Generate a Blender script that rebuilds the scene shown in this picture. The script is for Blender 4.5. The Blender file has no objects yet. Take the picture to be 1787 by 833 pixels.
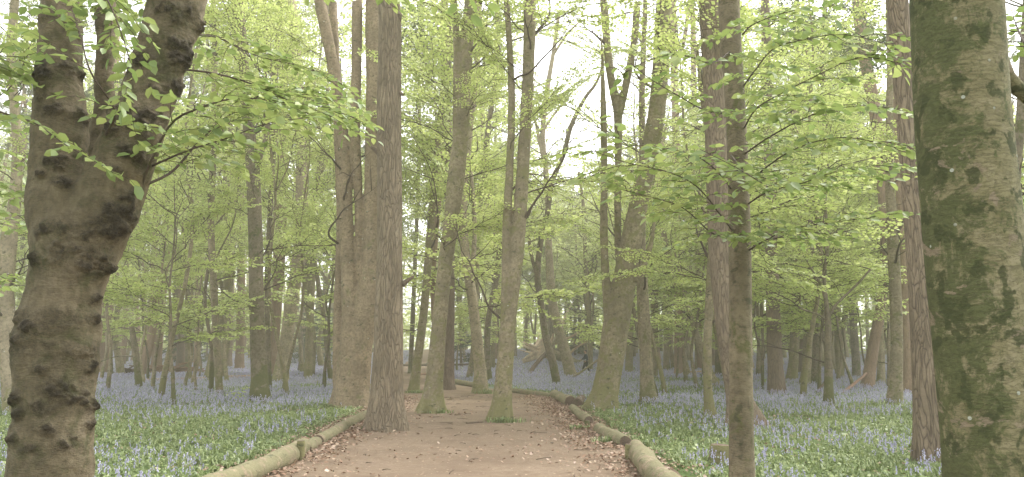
import bpy, math, random
import numpy as np
from mathutils import Vector
R = math.radians
random.seed(11); rng = np.random.default_rng(11)
S = bpy.context.scene
COL = S.collection

# ------------------------------------------------------------------ camera
F = 1375.0; CX, CY = 893.5, 416.5; CAMZ = 1.6; PITCH = math.atan((616 - 416.5) / F)
cd = bpy.data.cameras.new('camera'); cam = bpy.data.objects.new('camera', cd); COL.objects.link(cam)
cd.sensor_width = 36.0; cd.lens = 36.0 * F / 1787.0; cd.clip_start = 0.05; cd.clip_end = 3000
cam.location = (0, 0, CAMZ); cam.rotation_euler = (R(90) + PITCH, 0, 0)
S.camera = cam
# ------------------------------------------------------------------ world, sun, exposure
SUN_EL, SUN_AZ = R(55), R(55)
w = bpy.data.worlds.new('World'); S.world = w; w.use_nodes = True
nt = w.node_tree; nt.nodes.clear()
sky = nt.nodes.new('ShaderNodeTexSky'); sky.sky_type = 'NISHITA'; sky.sun_disc = False
sky.sun_elevation = SUN_EL; sky.sun_rotation = SUN_AZ; sky.dust_density = 2.0; sky.air_density = 1.0; sky.ozone_density = 1.0
hs = nt.nodes.new('ShaderNodeHueSaturation'); hs.inputs['Saturation'].default_value = 0.10; hs.inputs['Value'].default_value = 1.0
bg = nt.nodes.new('ShaderNodeBackground'); bg.inputs['Strength'].default_value = 0.15
wo = nt.nodes.new('ShaderNodeOutputWorld')
nt.links.new(sky.outputs[0], hs.inputs['Color']); nt.links.new(hs.outputs[0], bg.inputs[0]); nt.links.new(bg.outputs[0], wo.inputs[0])
sd = bpy.data.lights.new('sun', 'SUN'); sd.energy = 0.9; sd.angle = R(25); sd.color = (1.0, 0.96, 0.88)
so = bpy.data.objects.new('sun', sd); COL.objects.link(so)
sv = Vector((math.sin(SUN_AZ) * math.cos(SUN_EL), math.cos(SUN_AZ) * math.cos(SUN_EL), math.sin(SUN_EL)))
so.rotation_euler = sv.to_track_quat('Z', 'Y').to_euler(); so.location = (0, -20, 60)
S.view_settings.view_transform = 'Standard'; S.view_settings.look = 'None'; S.view_settings.gamma = 1.0
S.view_settings.use_curve_mapping = False
S.view_settings.exposure = 2.12
HAZE = 0.0020
S.render.engine = 'CYCLES'
S.cycles.max_bounces = 6; S.cycles.diffuse_bounces = 4; S.cycles.transmission_bounces = 3; S.cycles.glossy_bounces = 2
S.cycles.volume_bounces = 1; S.cycles.use_denoising = True
try: S.cycles.denoiser = 'OPENIMAGEDENOISE'
except Exception: pass

# ------------------------------------------------------------------ maths helpers
def _hash(ix, iy, iz):
    n = (ix * 374761393 + iy * 668265263 + iz * 1274126177) & 0xffffffff
    n = ((n ^ (n >> 13)) * 1274126177) & 0xffffffff
    return ((n ^ (n >> 16)) & 0xffff) / 65535.0
def vnoise(P):
    P = np.asarray(P, float); i = np.floor(P).astype(np.int64); f = P - i; f = f * f * (3 - 2 * f)
    r = 0
    for dx in (0, 1):
        for dy in (0, 1):
            for dz in (0, 1):
                wgt = (f[..., 0] if dx else 1 - f[..., 0]) * (f[..., 1] if dy else 1 - f[..., 1]) * (f[..., 2] if dz else 1 - f[..., 2])
                r = r + wgt * _hash(i[..., 0] + dx, i[..., 1] + dy, i[..., 2] + dz)
    return r * 2 - 1
def fbm(P, o=3):
    r = 0; a = 1.0; P = np.asarray(P, float)
    for k in range(o): r = r + a * vnoise(P * (2.03 ** k) + 17.3 * k); a *= 0.5
    return r / 1.75
def sstep(a, b, x):
    t = np.clip((x - a) / (b - a), 0, 1); return t * t * (3 - 2 * t)
def gz(x, y):
    """height of the ground"""
    x = np.asarray(x, float); y = np.asarray(y, float)
    return 2.3 * sstep(55, 150, y) + 0.25 * sstep(40, 90, y) * np.sin(x * 0.09 + 1.0)
def ray(px, py):
    a = (px - CX) / F; b = (CY - py) / F
    c, s = math.cos(PITCH), math.sin(PITCH)
    return np.array((a, c - b * s, s + b * c))
def at(px, py, D):
    r = ray(px, py); return np.array((0, 0, CAMZ)) + r * (D / r[1])
def mpp(px, py, D):
    return D / ray(px, py)[1] / F          # metres per pixel there
def ground_D(px, py):
    rr = ray(px, py)
    if rr[2] < 0 and -CAMZ * rr[1] / rr[2] < 40: return float(-CAMZ * rr[1] / rr[2])
    for D in np.concatenate([np.arange(3, 80, 0.25), np.arange(80, 300, 1.0)]):
        p = at(px, py, D)
        if p[2] <= gz(p[0], p[1]): return float(D)
    return 120.0
def spline(P, n):
    """Catmull-Rom through rows of P, n rows out"""
    P = np.asarray(P, float)
    if len(P) == 2: 
        t = np.linspace(0, 1, n)[:, None]; return P[0] * (1 - t) + P[1] * t
    d = np.r_[0, np.cumsum(np.linalg.norm(np.diff(P[:, :3], axis=0), axis=1))]
    u = np.linspace(0, d[-1], n)
    m = np.zeros_like(P); m[1:-1] = (P[2:] - P[:-2]) / (d[2:] - d[:-2])[:, None]
    m[0] = (P[1] - P[0]) / (d[1] - d[0]); m[-1] = (P[-1] - P[-2]) / (d[-1] - d[-2])
    k = np.clip(np.searchsorted(d, u, side='right') - 1, 0, len(P) - 2)
    h = (d[k + 1] - d[k]); t = (u - d[k]) / h; t = t[:, None]; h = h[:, None]
    return (2*t**3-3*t**2+1)*P[k] + (t**3-2*t**2+t)*h*m[k] + (-2*t**3+3*t**2)*P[k+1] + (t**3-t**2)*h*m[k+1]

# ------------------------------------------------------------------ mesh helpers
class MB:
    """collects quads"""
    def __init__(s): s.v = []; s.f = []; s.n = 0
    def add(s, v, f):
        v = np.asarray(v, np.float32).reshape(-1, 3); f = np.asarray(f, np.int64).reshape(-1, 4)
        s.v.append(v); s.f.append(f + s.n); s.n += len(v)
    def tube(s, pts, rad, seg=6, cap=True):
        v, f = tube(pts, rad, seg, cap); s.add(v, f)
    def arrays(s):
        if not s.v: return np.zeros((0, 3), np.float32), np.zeros((0, 4), np.int64)
        return np.concatenate(s.v), np.concatenate(s.f)
def tube(pts, rad, seg=6, cap=True, ripple=None):
    pts = np.asarray(pts, float); rad = np.asarray(rad, float); n = len(pts)
    T = np.gradient(pts, axis=0); T /= np.linalg.norm(T, axis=1)[:, None] + 1e-9
    m = T.mean(0); ref = np.array((0, 1., 0)) if abs(m[2]) > 0.7 * np.linalg.norm(m) + 1e-6 else np.array((0, 0, 1.))
    U = np.cross(T, ref); U /= np.linalg.norm(U, axis=1)[:, None] + 1e-9
    V = np.cross(T, U)
    a = np.linspace(0, 2 * math.pi, seg, endpoint=False)
    rr = rad[:, None] * np.ones(seg)[None, :]
    if ripple is not None: rr = rr * ripple
    P = pts[:, None, :] + rr[..., None] * (np.cos(a)[None, :, None] * U[:, None, :] + np.sin(a)[None, :, None] * V[:, None, :])
    v = P.reshape(-1, 3)
    i = np.arange(n - 1)[:, None] * seg; j = np.arange(seg)[None, :]; j2 = (j + 1) % seg
    f = np.stack([i + j, i + j2, i + seg + j2, i + seg + j], -1).reshape(-1, 4)
    if cap:
        c0 = len(v); v = np.vstack([v, pts[0], pts[-1]])
        jj = np.arange(0, seg - 1, 2); e = []
        for q in range(0, seg, 2):
            e.append((c0, (q + 2) % seg, (q + 1) % seg, q)); b = (n - 1) * seg
            e.append((c0 + 1, b + q, b + (q + 1) % seg, b + (q + 2) % seg))
        f = np.vstack([f, np.array(e)])
    return v, f
def mesh(name, v, f, mat, smooth=True):
    me = bpy.data.meshes.new(name)
    v = np.ascontiguousarray(v, np.float32); f = np.ascontiguousarray(f, np.int32)
    me.vertices.add(len(v)); me.vertices.foreach_set('co', v.ravel())
    me.loops.add(f.size); me.loops.foreach_set('vertex_index', f.ravel())
    me.polygons.add(len(f)); me.polygons.foreach_set('loop_start', np.arange(0, f.size, 4, dtype=np.int32))
    if smooth: me.polygons.foreach_set('use_smooth', np.ones(len(f), bool))
    me.update(calc_edges=True)
    if mat: me.materials.append(mat)
    return me
def obj(name, me, parent=None, loc=None):
    o = bpy.data.objects.new(name, me); COL.objects.link(o)
    if parent is not None: o.parent = parent
    if loc is not None: o.location = loc
    return o
def tag(o, label=None, cat=None, group=None, kind=None):
    if label: o['label'] = label
    if cat: o['category'] = cat
    if group: o['group'] = group
    if kind: o['kind'] = kind
    return o
def part(name, mb, mat, parent, origin=(0, 0, 0), smooth=True):
    v, f = mb.arrays() if isinstance(mb, MB) else mb
    if len(v) == 0: return None
    return obj(name, mesh(name, v - np.asarray(origin, np.float32), f, mat, smooth), parent)
def remesh(v, f, voxel, sm=4):
    me = mesh('tmp', v, f, None); o = obj('tmp', me)
    m = o.modifiers.new('r', 'REMESH'); m.mode = 'VOXEL'; m.voxel_size = voxel
    s = o.modifiers.new('s', 'SMOOTH'); s.factor = 0.5; s.iterations = sm
    dg = bpy.context.evaluated_depsgraph_get(); dg.update()
    e = o.evaluated_get(dg); em = e.to_mesh()
    nv = np.empty(len(em.vertices) * 3, np.float32); em.vertices.foreach_get('co', nv); nv = nv.reshape(-1, 3)
    fl = np.array([list(p.vertices) if len(p.vertices) == 4 else list(p.vertices) + [p.vertices[-1]] for p in em.polygons])
    nn = np.empty(len(em.vertices) * 3, np.float32); em.vertices.foreach_get('normal', nn); nn = nn.reshape(-1, 3)
    e.to_mesh_clear(); bpy.data.objects.remove(o); bpy.data.meshes.remove(me)
    return nv, fl, nn

# ------------------------------------------------------------------ materials
def newmat(name):
    m = bpy.data.materials.new(name); m.use_nodes = True; t = m.node_tree; t.nodes.clear()
    out = t.nodes.new('ShaderNodeOutputMaterial'); return m, t, out
def N(t, ty, **k):
    n = t.nodes.new(ty)
    for a, b in k.items():
        if a in n.inputs: n.inputs[a].default_value = b
        else: setattr(n, a, b)
    return n
def L(t, a, b): t.links.new(a, b)
def coords(t, scale=(1, 1, 1), src='Object'):
    tc = N(t, 'ShaderNodeTexCoord'); mp = N(t, 'ShaderNodeMapping'); mp.inputs['Scale'].default_value = scale
    oi = N(t, 'ShaderNodeObjectInfo'); ml = N(t, 'ShaderNodeMath', operation='MULTIPLY'); ml.inputs[1].default_value = 57.0
    L(t, oi.outputs['Random'], ml.inputs[0])
    L(t, tc.outputs[src], mp.inputs['Vector'])
    if src == 'Object': 
        cb = N(t, 'ShaderNodeCombineXYZ'); L(t, ml.outputs[0], cb.inputs[0]); L(t, ml.outputs[0], cb.inputs[1]); L(t, cb.outputs[0], mp.inputs['Location'])
    return mp.outputs[0]
def noise(t, vec, sc, det=4, rough=0.6, dist=0.0):
    n = N(t, 'ShaderNodeTexNoise'); n.inputs['Scale'].default_value = sc; n.inputs['Detail'].default_value = det
    n.inputs['Roughness'].default_value = rough; n.inputs['Distortion'].default_value = dist; L(t, vec, n.inputs['Vector']); return n.outputs['Fac']
def ramp(t, fac, stops, interp='LINEAR'):
    r = N(t, 'ShaderNodeValToRGB'); r.color_ramp.interpolation = interp
    e = r.color_ramp.elements
    while len(e) < len(stops): e.new(0.5)
    for k, (p, c) in enumerate(stops):
        e[k].position = p; e[k].color = (c, c, c, 1) if isinstance(c, (int, float)) else (*c, 1)
    L(t, fac, r.inputs[0]); return r.outputs[0]
def mix(t, fac, a, b):
    m = N(t, 'ShaderNodeMix', data_type='RGBA')
    if isinstance(fac, (int, float)): m.inputs[0].default_value = fac
    else: L(t, fac, m.inputs[0])
    for s, c in ((6, a), (7, b)):
        if isinstance(c, tuple): m.inputs[s].default_value = (*c, 1)
        else: L(t, c, m.inputs[s])
    return m.outputs[2]
def math_(t, op, a, b=None, clamp=False):
    m = N(t, 'ShaderNodeMath', operation=op); m.use_clamp = clamp
    for i, q in enumerate((a, b)):
        if q is None: continue
        if isinstance(q, (int, float)): m.inputs[i].default_value = q
        else: L(t, q, m.inputs[i])
    return m.outputs[0]
def finish(t, out, col, height=None, strength=0.5, dist=0.02, rough=0.9, normal=None):
    p = N(t, 'ShaderNodeBsdfPrincipled'); p.inputs['Roughness'].default_value = rough
    p.inputs['Specular IOR Level'].default_value = 0.25
    if isinstance(col, tuple): p.inputs['Base Color'].default_value = (*col, 1)
    else: L(t, col, p.inputs['Base Color'])
    if height is not None:
        b = N(t, 'ShaderNodeBump'); b.inputs['Strength'].default_value = strength; b.inputs['Distance'].default_value = dist
        L(t, height, b.inputs['Height']); L(t, b.outputs[0], p.inputs['Normal'])
    L(t, p.outputs[0], out.inputs[0])

def beech_mat(name, base=(0.26, 0.215, 0.145), moss=0.4, mossc=(0.125, 0.13, 0.05), foot=0.5, lichen=True):
    m, t, out = newmat(name); v = coords(t)
    v2 = coords(t, (1, 1, 2.6))
    n1 = noise(t, v, 2.2, 5, 0.65); n2 = noise(t, v, 14, 4, 0.7); n3 = noise(t, v2, 30, 3, 0.6)
    c = ramp(t, n1, [(0.3, tuple(x * 0.68 for x in base)), (0.55, base), (0.75, tuple(x * 1.35 for x in base))])
    c = mix(t, ramp(t, n2, [(0.42, 0.0), (0.7, 0.8)]), c, tuple(x * 0.42 for x in base))
    # green algae film, stronger towards the foot
    tc = N(t, 'ShaderNodeTexCoord'); sx = N(t, 'ShaderNodeSeparateXYZ'); L(t, tc.outputs['Object'], sx.inputs[0])
    ft = N(t, 'ShaderNodeMapRange'); ft.inputs[1].default_value = 0.0; ft.inputs[2].default_value = 1.3; ft.inputs[3].default_value = 0.32 * foot; ft.inputs[4].default_value = 0.0
    L(t, sx.outputs[2], ft.inputs[0])
    mm = math_(t, 'ADD', noise(t, v, 3.1, 5, 0.7, 0.6), ft.outputs[0])
    mm = math_(t, 'ADD', mm, math_(t, 'MULTIPLY', math_(t, 'SUBTRACT', n2, 0.5), 0.35))
    k = ramp(t, mm, [(0.60 - moss * 0.14, 0.0), (0.68 - moss * 0.10, 0.8)])
    c = mix(t, k, c, mossc)
    dk = noise(t, coords(t, (1, 1, 1.7)), 6.5, 4, 0.6, 0.4)
    c = mix(t, ramp(t, dk, [(0.60, 0.0), (0.68, 0.75)]), c, (0.05, 0.055, 0.028))
    if lichen:
        vo = N(t, 'ShaderNodeTexVoronoi'); vo.inputs['Scale'].default_value = 6.5; L(t, v, vo.inputs['Vector'])
        sel = N(t, 'ShaderNodeSeparateColor'); L(t, vo.outputs['Color'], sel.inputs[0])
        s_ = math_(t, 'MULTIPLY', ramp(t, vo.outputs['Distance'], [(0.07, 1.0), (0.11, 0.0)]), ramp(t, sel.outputs[0], [(0.72, 0.0), (0.78, 1.0)]))
        c = mix(t, s_, c, (0.45, 0.47, 0.42))
    h = math_(t, 'ADD', n3, math_(t, 'MULTIPLY', n2, 0.8))
    finish(t, out, c, h, 0.8, 0.02); return m
def pine_mat(name, base=(0.25, 0.195, 0.135), dark=(0.075, 0.055, 0.042), sc=19.0, strength=0.8):
    m, t, out = newmat(name); v = coords(t, (1, 1, 0.17))
    wv = N(t, 'ShaderNodeVectorMath', operation='ADD')
    nz = N(t, 'ShaderNodeTexNoise'); nz.inputs['Scale'].default_value = 4.0; L(t, v, nz.inputs['Vector'])
    sc_ = N(t, 'ShaderNodeVectorMath', operation='SCALE'); sc_.inputs['Scale'].default_value = 0.42; L(t, nz.outputs['Color'], sc_.inputs[0])
    L(t, v, wv.inputs[0]); L(t, sc_.outputs[0], wv.inputs[1])
    vo = N(t, 'ShaderNodeTexVoronoi', feature='DISTANCE_TO_EDGE'); vo.inputs['Scale'].default_value = sc; L(t, wv.outputs[0], vo.inputs['Vector'])
    n2 = noise(t, coords(t), 30, 4, 0.7); n1 = noise(t, coords(t), 1.6, 4, 0.6)
    e = ramp(t, vo.outputs['Distance'], [(0.0, 0.2), (0.07, 0.75), (0.2, 1.0)])
    pl = ramp(t, n1, [(0.3, tuple(x * 0.7 for x in base)), (0.6, base), (0.8, (base[0] * 1.2, base[1] * 1.3, base[2] * 1.35))])
    pl = mix(t, ramp(t, n2, [(0.4, 0.0), (0.8, 0.55)]), pl, tuple(x * 0.5 for x in base))
    c = mix(t, e, dark, pl)
    h = math_(t, 'ADD', e, math_(t, 'MULTIPLY', n2, 0.5))
    finish(t, out, c, h, strength, 0.03); return m
def hero_burr_mat():
    m, t, out = newmat('burred_bark'); v = coords(t)
    at_ = N(t, 'ShaderNodeAttribute', attribute_name='burr'); b = at_.outputs['Fac']
    n1 = noise(t, v, 3.0, 5, 0.65); n2 = noise(t, v, 16, 5, 0.7); n3 = noise(t, coords(t, (1, 1, 3.0)), 26, 5, 0.7)
    c = ramp(t, math_(t, 'ADD', math_(t, 'MULTIPLY', n1, 0.6), math_(t, 'MULTIPLY', noise(t, coords(t, (1, 1, 0.35)), 22, 5, 0.7, 0.5), 0.4)), [(0.36, (0.115, 0.096, 0.056)), (0.5, (0.18, 0.148, 0.09)), (0.62, (0.245, 0.20, 0.13))])
    c = mix(t, ramp(t, noise(t, v, 5.0, 5, 0.7, 0.8), [(0.5, 0.0), (0.66, 0.8)]), c, (0.075, 0.08, 0.03))
    c = mix(t, ramp(t, n2, [(0.45, 0.0), (0.75, 0.6)]), c, (0.05, 0.042, 0.03))
    cr = N(t, 'ShaderNodeTexVoronoi', feature='DISTANCE_TO_EDGE'); cr.inputs['Scale'].default_value = 24; L(t, v, cr.inputs['Vector'])
    kb = ramp(t, math_(t, 'ADD', b, math_(t, 'MULTIPLY', math_(t, 'SUBTRACT', noise(t, v, 34, 4, 0.75), 0.5), 0.9)), [(0.30, 0.0), (0.55, 0.60)])
    c = mix(t, kb, c, (0.062, 0.050, 0.036))
    nq = noise(t, coords(t, (1, 1, 1.6)), 48, 4, 0.7, 1.5)
    c = mix(t, math_(t, 'MULTIPLY', ramp(t, nq, [(0.42, 0.75), (0.54, 0.0)]), math_(t, 'ADD', b, 0.18), True), c, (0.025, 0.020, 0.016))
    h = math_(t, 'ADD', math_(t, 'MULTIPLY', n3, 0.6), math_(t, 'MULTIPLY', math_(t, 'ADD', b, 0.12), math_(t, 'ADD', math_(t, 'MULTIPLY', n2, 1.6), math_(t, 'MULTIPLY', nq, 1.8))))
    finish(t, out, c, h, 1.0, 0.035); return m
def hero_moss_mat():
    m, t, out = newmat('moss_patched_bark'); v = coords(t, (1, 1, 1))
    tc = N(t, 'ShaderNodeTexCoord'); sx = N(t, 'ShaderNodeSeparateXYZ'); L(t, tc.outputs['Object'], sx.inputs[0])
    nb = noise(t, v, 5.5, 6, 0.68, 0.9); nf = noise(t, v, 30, 5, 0.75); nw = noise(t, coords(t, (1, 1, 3.5)), 12, 5, 0.65, 0.6)
    c = ramp(t, noise(t, v, 5, 5, 0.7), [(0.3, (0.15, 0.135, 0.068)), (0.5, (0.215, 0.192, 0.105)), (0.7, (0.28, 0.245, 0.155))])
    side = N(t, 'ShaderNodeMapRange'); side.inputs[1].default_value = -0.26; side.inputs[2].default_value = 0.12; side.inputs[3].default_value = 0.20; side.inputs[4].default_value = -0.05
    L(t, sx.outputs[0], side.inputs[0])
    mk = math_(t, 'ADD', math_(t, 'ADD', nb, side.outputs[0]), math_(t, 'MULTIPLY', math_(t, 'SUBTRACT', nf, 0.5), 0.35))
    c = mix(t, ramp(t, mk, [(0.50, 0.0), (0.60, 0.95)]), c, mix(t, nf, (0.045, 0.056, 0.022), (0.125, 0.138, 0.055)))
    # oval dark pads
    p1 = math_(t, 'ADD', noise(t, coords(t, (1, 1, 0.9)), 9.0, 3, 0.55, 0.3), math_(t, 'MULTIPLY', math_(t, 'SUBTRACT', nf, 0.5), 0.22))
    c = mix(t, ramp(t, p1, [(0.545, 0.0), (0.60, 0.85)]), c, (0.05, 0.06, 0.022))
    p2 = math_(t, 'ADD', noise(t, coords(t, (1, 1, 1.6)), 4.2, 5, 0.6, 0.7), math_(t, 'MULTIPLY', math_(t, 'SUBTRACT', nf, 0.5), 0.15))
    c = mix(t, ramp(t, p2, [(0.62, 0.0), (0.66, 0.9)]), c, (0.25, 0.20, 0.14))
    cr = ramp(t, noise(t, coords(t, (1, 1, 6.0)), 5.0, 6, 0.65, 1.2), [(0.485, 0.0), (0.5, 0.7), (0.515, 0.0)])
    c = mix(t, cr, c, (0.05, 0.045, 0.025))
    vl = N(t, 'ShaderNodeTexVoronoi'); vl.inputs['Scale'].default_value = 15; L(t, v, vl.inputs['Vector'])
    sl = N(t, 'ShaderNodeSeparateColor'); L(t, vl.outputs['Color'], sl.inputs[0])
    c = mix(t, math_(t, 'MULTIPLY', ramp(t, vl.outputs['Distance'], [(0.12, 1.0), (0.16, 0.0)]), ramp(t, sl.outputs[0], [(0.86, 0.0), (0.89, 1.0)])), c, (0.38, 0.40, 0.34))
    wr = ramp(t, nw, [(0.47, 1.0), (0.5, 0.0), (0.53, 1.0)])
    c = mix(t, math_(t, 'MULTIPLY', math_(t, 'SUBTRACT', 1.0, wr), 0.30), c, (0.05, 0.055, 0.02))
    h = math_(t, 'ADD', math_(t, 'MULTIPLY', wr, 0.3), math_(t, 'ADD', math_(t, 'MULTIPLY', nf, 0.8), mk))
    finish(t, out, c, h, 0.7, 0.015); return m
def leaf_mat(name, c1, c2, trans=0.5, c3=None):
    m, t, out = newmat(name)
    g = N(t, 'ShaderNodeNewGeometry')
    col = ramp(t, g.outputs['Random Per Island'], [(0.0, c1), (0.6, c2), (1.0, c3 or c2)])
    d = N(t, 'ShaderNodeBsdfDiffuse'); tr = N(t, 'ShaderNodeBsdfTranslucent'); gl = N(t, 'ShaderNodeBsdfGlossy'); gl.inputs['Roughness'].default_value = 0.45
    L(t, col, d.inputs[0]); hsn = N(t, 'ShaderNodeHueSaturation'); hsn.inputs['Value'].default_value = 1.1; hsn.inputs['Hue'].default_value = 0.495
    L(t, col, hsn.inputs['Color']); L(t, hsn.outputs[0], tr.inputs[0])
    a = N(t, 'ShaderNodeMixShader'); a.inputs[0].default_value = trans; L(t, d.outputs[0], a.inputs[1]); L(t, tr.outputs[0], a.inputs[2])
    b = N(t, 'ShaderNodeMixShader'); b.inputs[0].default_value = 0.05; L(t, a.outputs[0], b.inputs[1]); L(t, gl.outputs[0], b.inputs[2])
    L(t, b.outputs[0], out.inputs[0]); return m

M = {}
M['beech'] = beech_mat('beech_bark')
M['beech_mossy'] = beech_mat('mossy_beech_bark', (0.25, 0.21, 0.135), 0.75, (0.165, 0.16, 0.065), 0.55)
M['beech_smooth'] = beech_mat('smooth_beech_bark', (0.27, 0.21, 0.135), 0.05, (0.16, 0.155, 0.07), 0.2)
M['beech_dark'] = beech_mat('dark_beech_bark', (0.20, 0.165, 0.115), 0.6, (0.085, 0.095, 0.03), 0.8, False)
M['beech_pale'] = beech_mat('pale_beech_bark', (0.33, 0.275, 0.19), 0.4, (0.18, 0.175, 0.07), 0.5)
M['beech_grey'] = beech_mat('grey_beech_bark', (0.25, 0.215, 0.17), 0.15, (0.11, 0.12, 0.05), 0.5)
M['beech_brown'] = beech_mat('brown_beech_bark', (0.185, 0.155, 0.10), 0.35, (0.10, 0.105, 0.04), 0.4, False)
M['pine'] = pine_mat('pine_bark')
M['pine_big'] = pine_mat('ridged_pine_bark', (0.25, 0.20, 0.135), (0.11, 0.088, 0.062), 17.0, 1.0)
M['pine_red'] = pine_mat('red_pine_bark', (0.31, 0.22, 0.155), (0.17, 0.12, 0.085), 15.0, 0.5)
M['pine_dark'] = pine_mat('dark_pine_bark', (0.23, 0.175, 0.13), (0.10, 0.078, 0.058))
M['burr'] = hero_burr_mat(); M['moss'] = hero_moss_mat()
M['twig'] = beech_mat('twig_bark', (0.10, 0.075, 0.055), 0.2, (0.09, 0.09, 0.04), 0, False)
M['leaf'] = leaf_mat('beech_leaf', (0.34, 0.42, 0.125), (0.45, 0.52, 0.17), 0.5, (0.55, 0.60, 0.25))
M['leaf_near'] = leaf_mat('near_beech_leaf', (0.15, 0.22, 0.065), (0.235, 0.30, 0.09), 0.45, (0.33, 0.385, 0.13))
M['leaf_dark'] = leaf_mat('evergreen_leaf', (0.025, 0.05, 0.022), (0.05, 0.085, 0.035), 0.15)
M['leaf_pine'] = leaf_mat('pine_needles', (0.07, 0.10, 0.04), (0.13, 0.16, 0.07), 0.25)
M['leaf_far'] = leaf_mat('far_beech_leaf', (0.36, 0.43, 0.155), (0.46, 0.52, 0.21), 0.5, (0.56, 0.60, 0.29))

# ------------------------------------------------------------------ path outline (world)
PY_ = np.array([-6, 0, 6, 10.1, 15, 21, 26, 29.7, 33, 36, 42, 50, 60, 75, 100, 130, 170.])
PL_ = np.array([-3.0, -3.1, -3.3, -3.55, -3.7, -3.9, -4.2, -4.6, -5.0, -5.4, -6.3, -7.4, -8.6, -10.2, -12.9, -16.2, -21])
PR_ = np.array([2.9, 2.7, 2.4, 2.15, 1.95, 1.78, 1.68, 1.5, 0.3, -1.0, -3.6, -5.0, -6.4, -7.9, -10.3, -13.4, -18])
def path_edges(y): return np.interp(y, PY_, PL_), np.interp(y, PY_, PR_)
def on_path(x, y, m=0.0):
    l, r = path_edges(y); return (x > l - m) & (x < r + m)

# ------------------------------------------------------------------ ground
def grid(xs, ys, zf):
    X, Y = np.meshgrid(xs, ys); v = np.stack([X, Y, zf(X, Y)], -1).reshape(-1, 3)
    nx = len(xs); i = np.arange(len(ys) - 1)[:, None] * nx; j = np.arange(nx - 1)[None, :]
    return v, np.stack([i + j, i + j + 1, i + nx + j + 1, i + nx + j], -1).reshape(-1, 4)
def ground_material():
    m, t, out = newmat('woodland_floor'); v = coords(t, src='Position') if False else None
    g = N(t, 'ShaderNodeNewGeometry'); p = g.outputs['Position']
    n1 = noise(t, p, 0.35, 5, 0.65); n2 = noise(t, p, 3.0, 5, 0.7); n3 = noise(t, p, 26, 4, 0.7)
    green = ramp(t, n2, [(0.3, (0.045, 0.075, 0.02)), (0.55, (0.08, 0.13, 0.03)), (0.75, (0.12, 0.16, 0.05))])
    brown = ramp(t, n3, [(0.35, (0.06, 0.042, 0.028)), (0.7, (0.20, 0.14, 0.10))])
    c = mix(t, ramp(t, n2, [(0.52, 0.0), (0.66, 0.7)]), green, brown)
    sy = N(t, 'ShaderNodeSeparateXYZ'); L(t, p, sy.inputs[0])
    far = N(t, 'ShaderNodeMapRange'); far.inputs[1].default_value = 25; far.inputs[2].default_value = 50; L(t, sy.outputs[1], far.inputs[0])
    bl = math_(t, 'MULTIPLY', far.outputs[0], ramp(t, noise(t, p, 0.5, 5, 0.7), [(0.32, 0.35), (0.55, 1.0)]))
    blue = ramp(t, noise(t, p, 5.0, 4, 0.8), [(0.35, (0.13, 0.15, 0.13)), (0.6, (0.22, 0.21, 0.30)), (0.75, (0.29, 0.27, 0.39))])
    c = mix(t, bl, c, blue)
    finish(t, out, c, math_(t, 'ADD', n3, n2), 0.8, 0.05); return m
xs = np.r_[-240, -190, -150, np.arange(-110, -24, 3.0), np.arange(-24, 24.1, 0.5), np.arange(27, 111, 3.0), 150, 190, 240]
ys = np.r_[-60, -30, np.arange(-12, 34, 0.4), np.arange(34, 180, 2.0), 200, 230, 260]
def zground(X, Y):
    P = np.stack([X, Y, X * 0], -1)
    am = np.where(on_path(X, Y, 0.5), 0.0, 1.0) * np.clip((200 - np.abs(Y)) / 100, 0, 1)
    return gz(X, Y) + am * (0.03 * fbm(P * 0.8, 2)) - 0.0
v, f = grid(xs, ys, zground)
o = obj('ground', mesh('ground', v, f, ground_material())); tag(o, kind='structure')
# path: a sheet just above the ground
def path_material():
    m, t, out = newmat('path_earth'); g = N(t, 'ShaderNodeNewGeometry'); p = g.outputs['Position']
    n1 = noise(t, p, 0.7, 5, 0.6); n2 = noise(t, p, 7.0, 5, 0.75); n3 = noise(t, p, 45, 4, 0.75)
    c = ramp(t, n1, [(0.3, (0.165, 0.120, 0.080)), (0.55, (0.215, 0.162, 0.110)), (0.75, (0.255, 0.195, 0.137))])
    c = mix(t, ramp(t, n2, [(0.42, 0.0), (0.7, 0.75)]), c, (0.15, 0.095, 0.062))
    c = mix(t, ramp(t, noise(t, p, 1.7, 5, 0.7, 0.8), [(0.5, 0.0), (0.68, 0.55)]), c, (0.13, 0.088, 0.06))
    c = mix(t, ramp(t, n3, [(0.5, 0.0), (0.72, 0.7)]), c, (0.15, 0.095, 0.065))
    vo = N(t, 'ShaderNodeTexVoronoi'); vo.inputs['Scale'].default_value = 16; L(t, p, vo.inputs['Vector'])
    se = N(t, 'ShaderNodeSeparateColor'); L(t, vo.outputs['Color'], se.inputs[0])
    c = mix(t, math_(t, 'MULTIPLY', ramp(t, vo.outputs['Distance'], [(0.22, 1.0), (0.3, 0.0)]), ramp(t, se.outputs[0], [(0.86, 0.0), (0.9, 0.8)])), c, (0.42, 0.32, 0.23))
    finish(t, out, c, math_(t, 'ADD', n3, math_(t, 'MULTIPLY', n2, 1.5)), 0.7, 0.03); return m
yy = np.r_[np.arange(-6, 60, 0.25), np.arange(60, 170, 1.0)]; K = 25
l, r = path_edges(yy)
wob = lambda s: 0.28 * fbm(np.stack([yy * 0.9, yy * 0 + s, yy * 0], -1), 3)
l = l + wob(3.0); r = r + wob(9.0)
u = np.linspace(0, 1, K)
PX = l[:, None] * (1 - u) + r[:, None] * u; PYY = yy[:, None] * np.ones(K)
P3 = np.stack([PX, PYY, PX * 0], -1)
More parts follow.
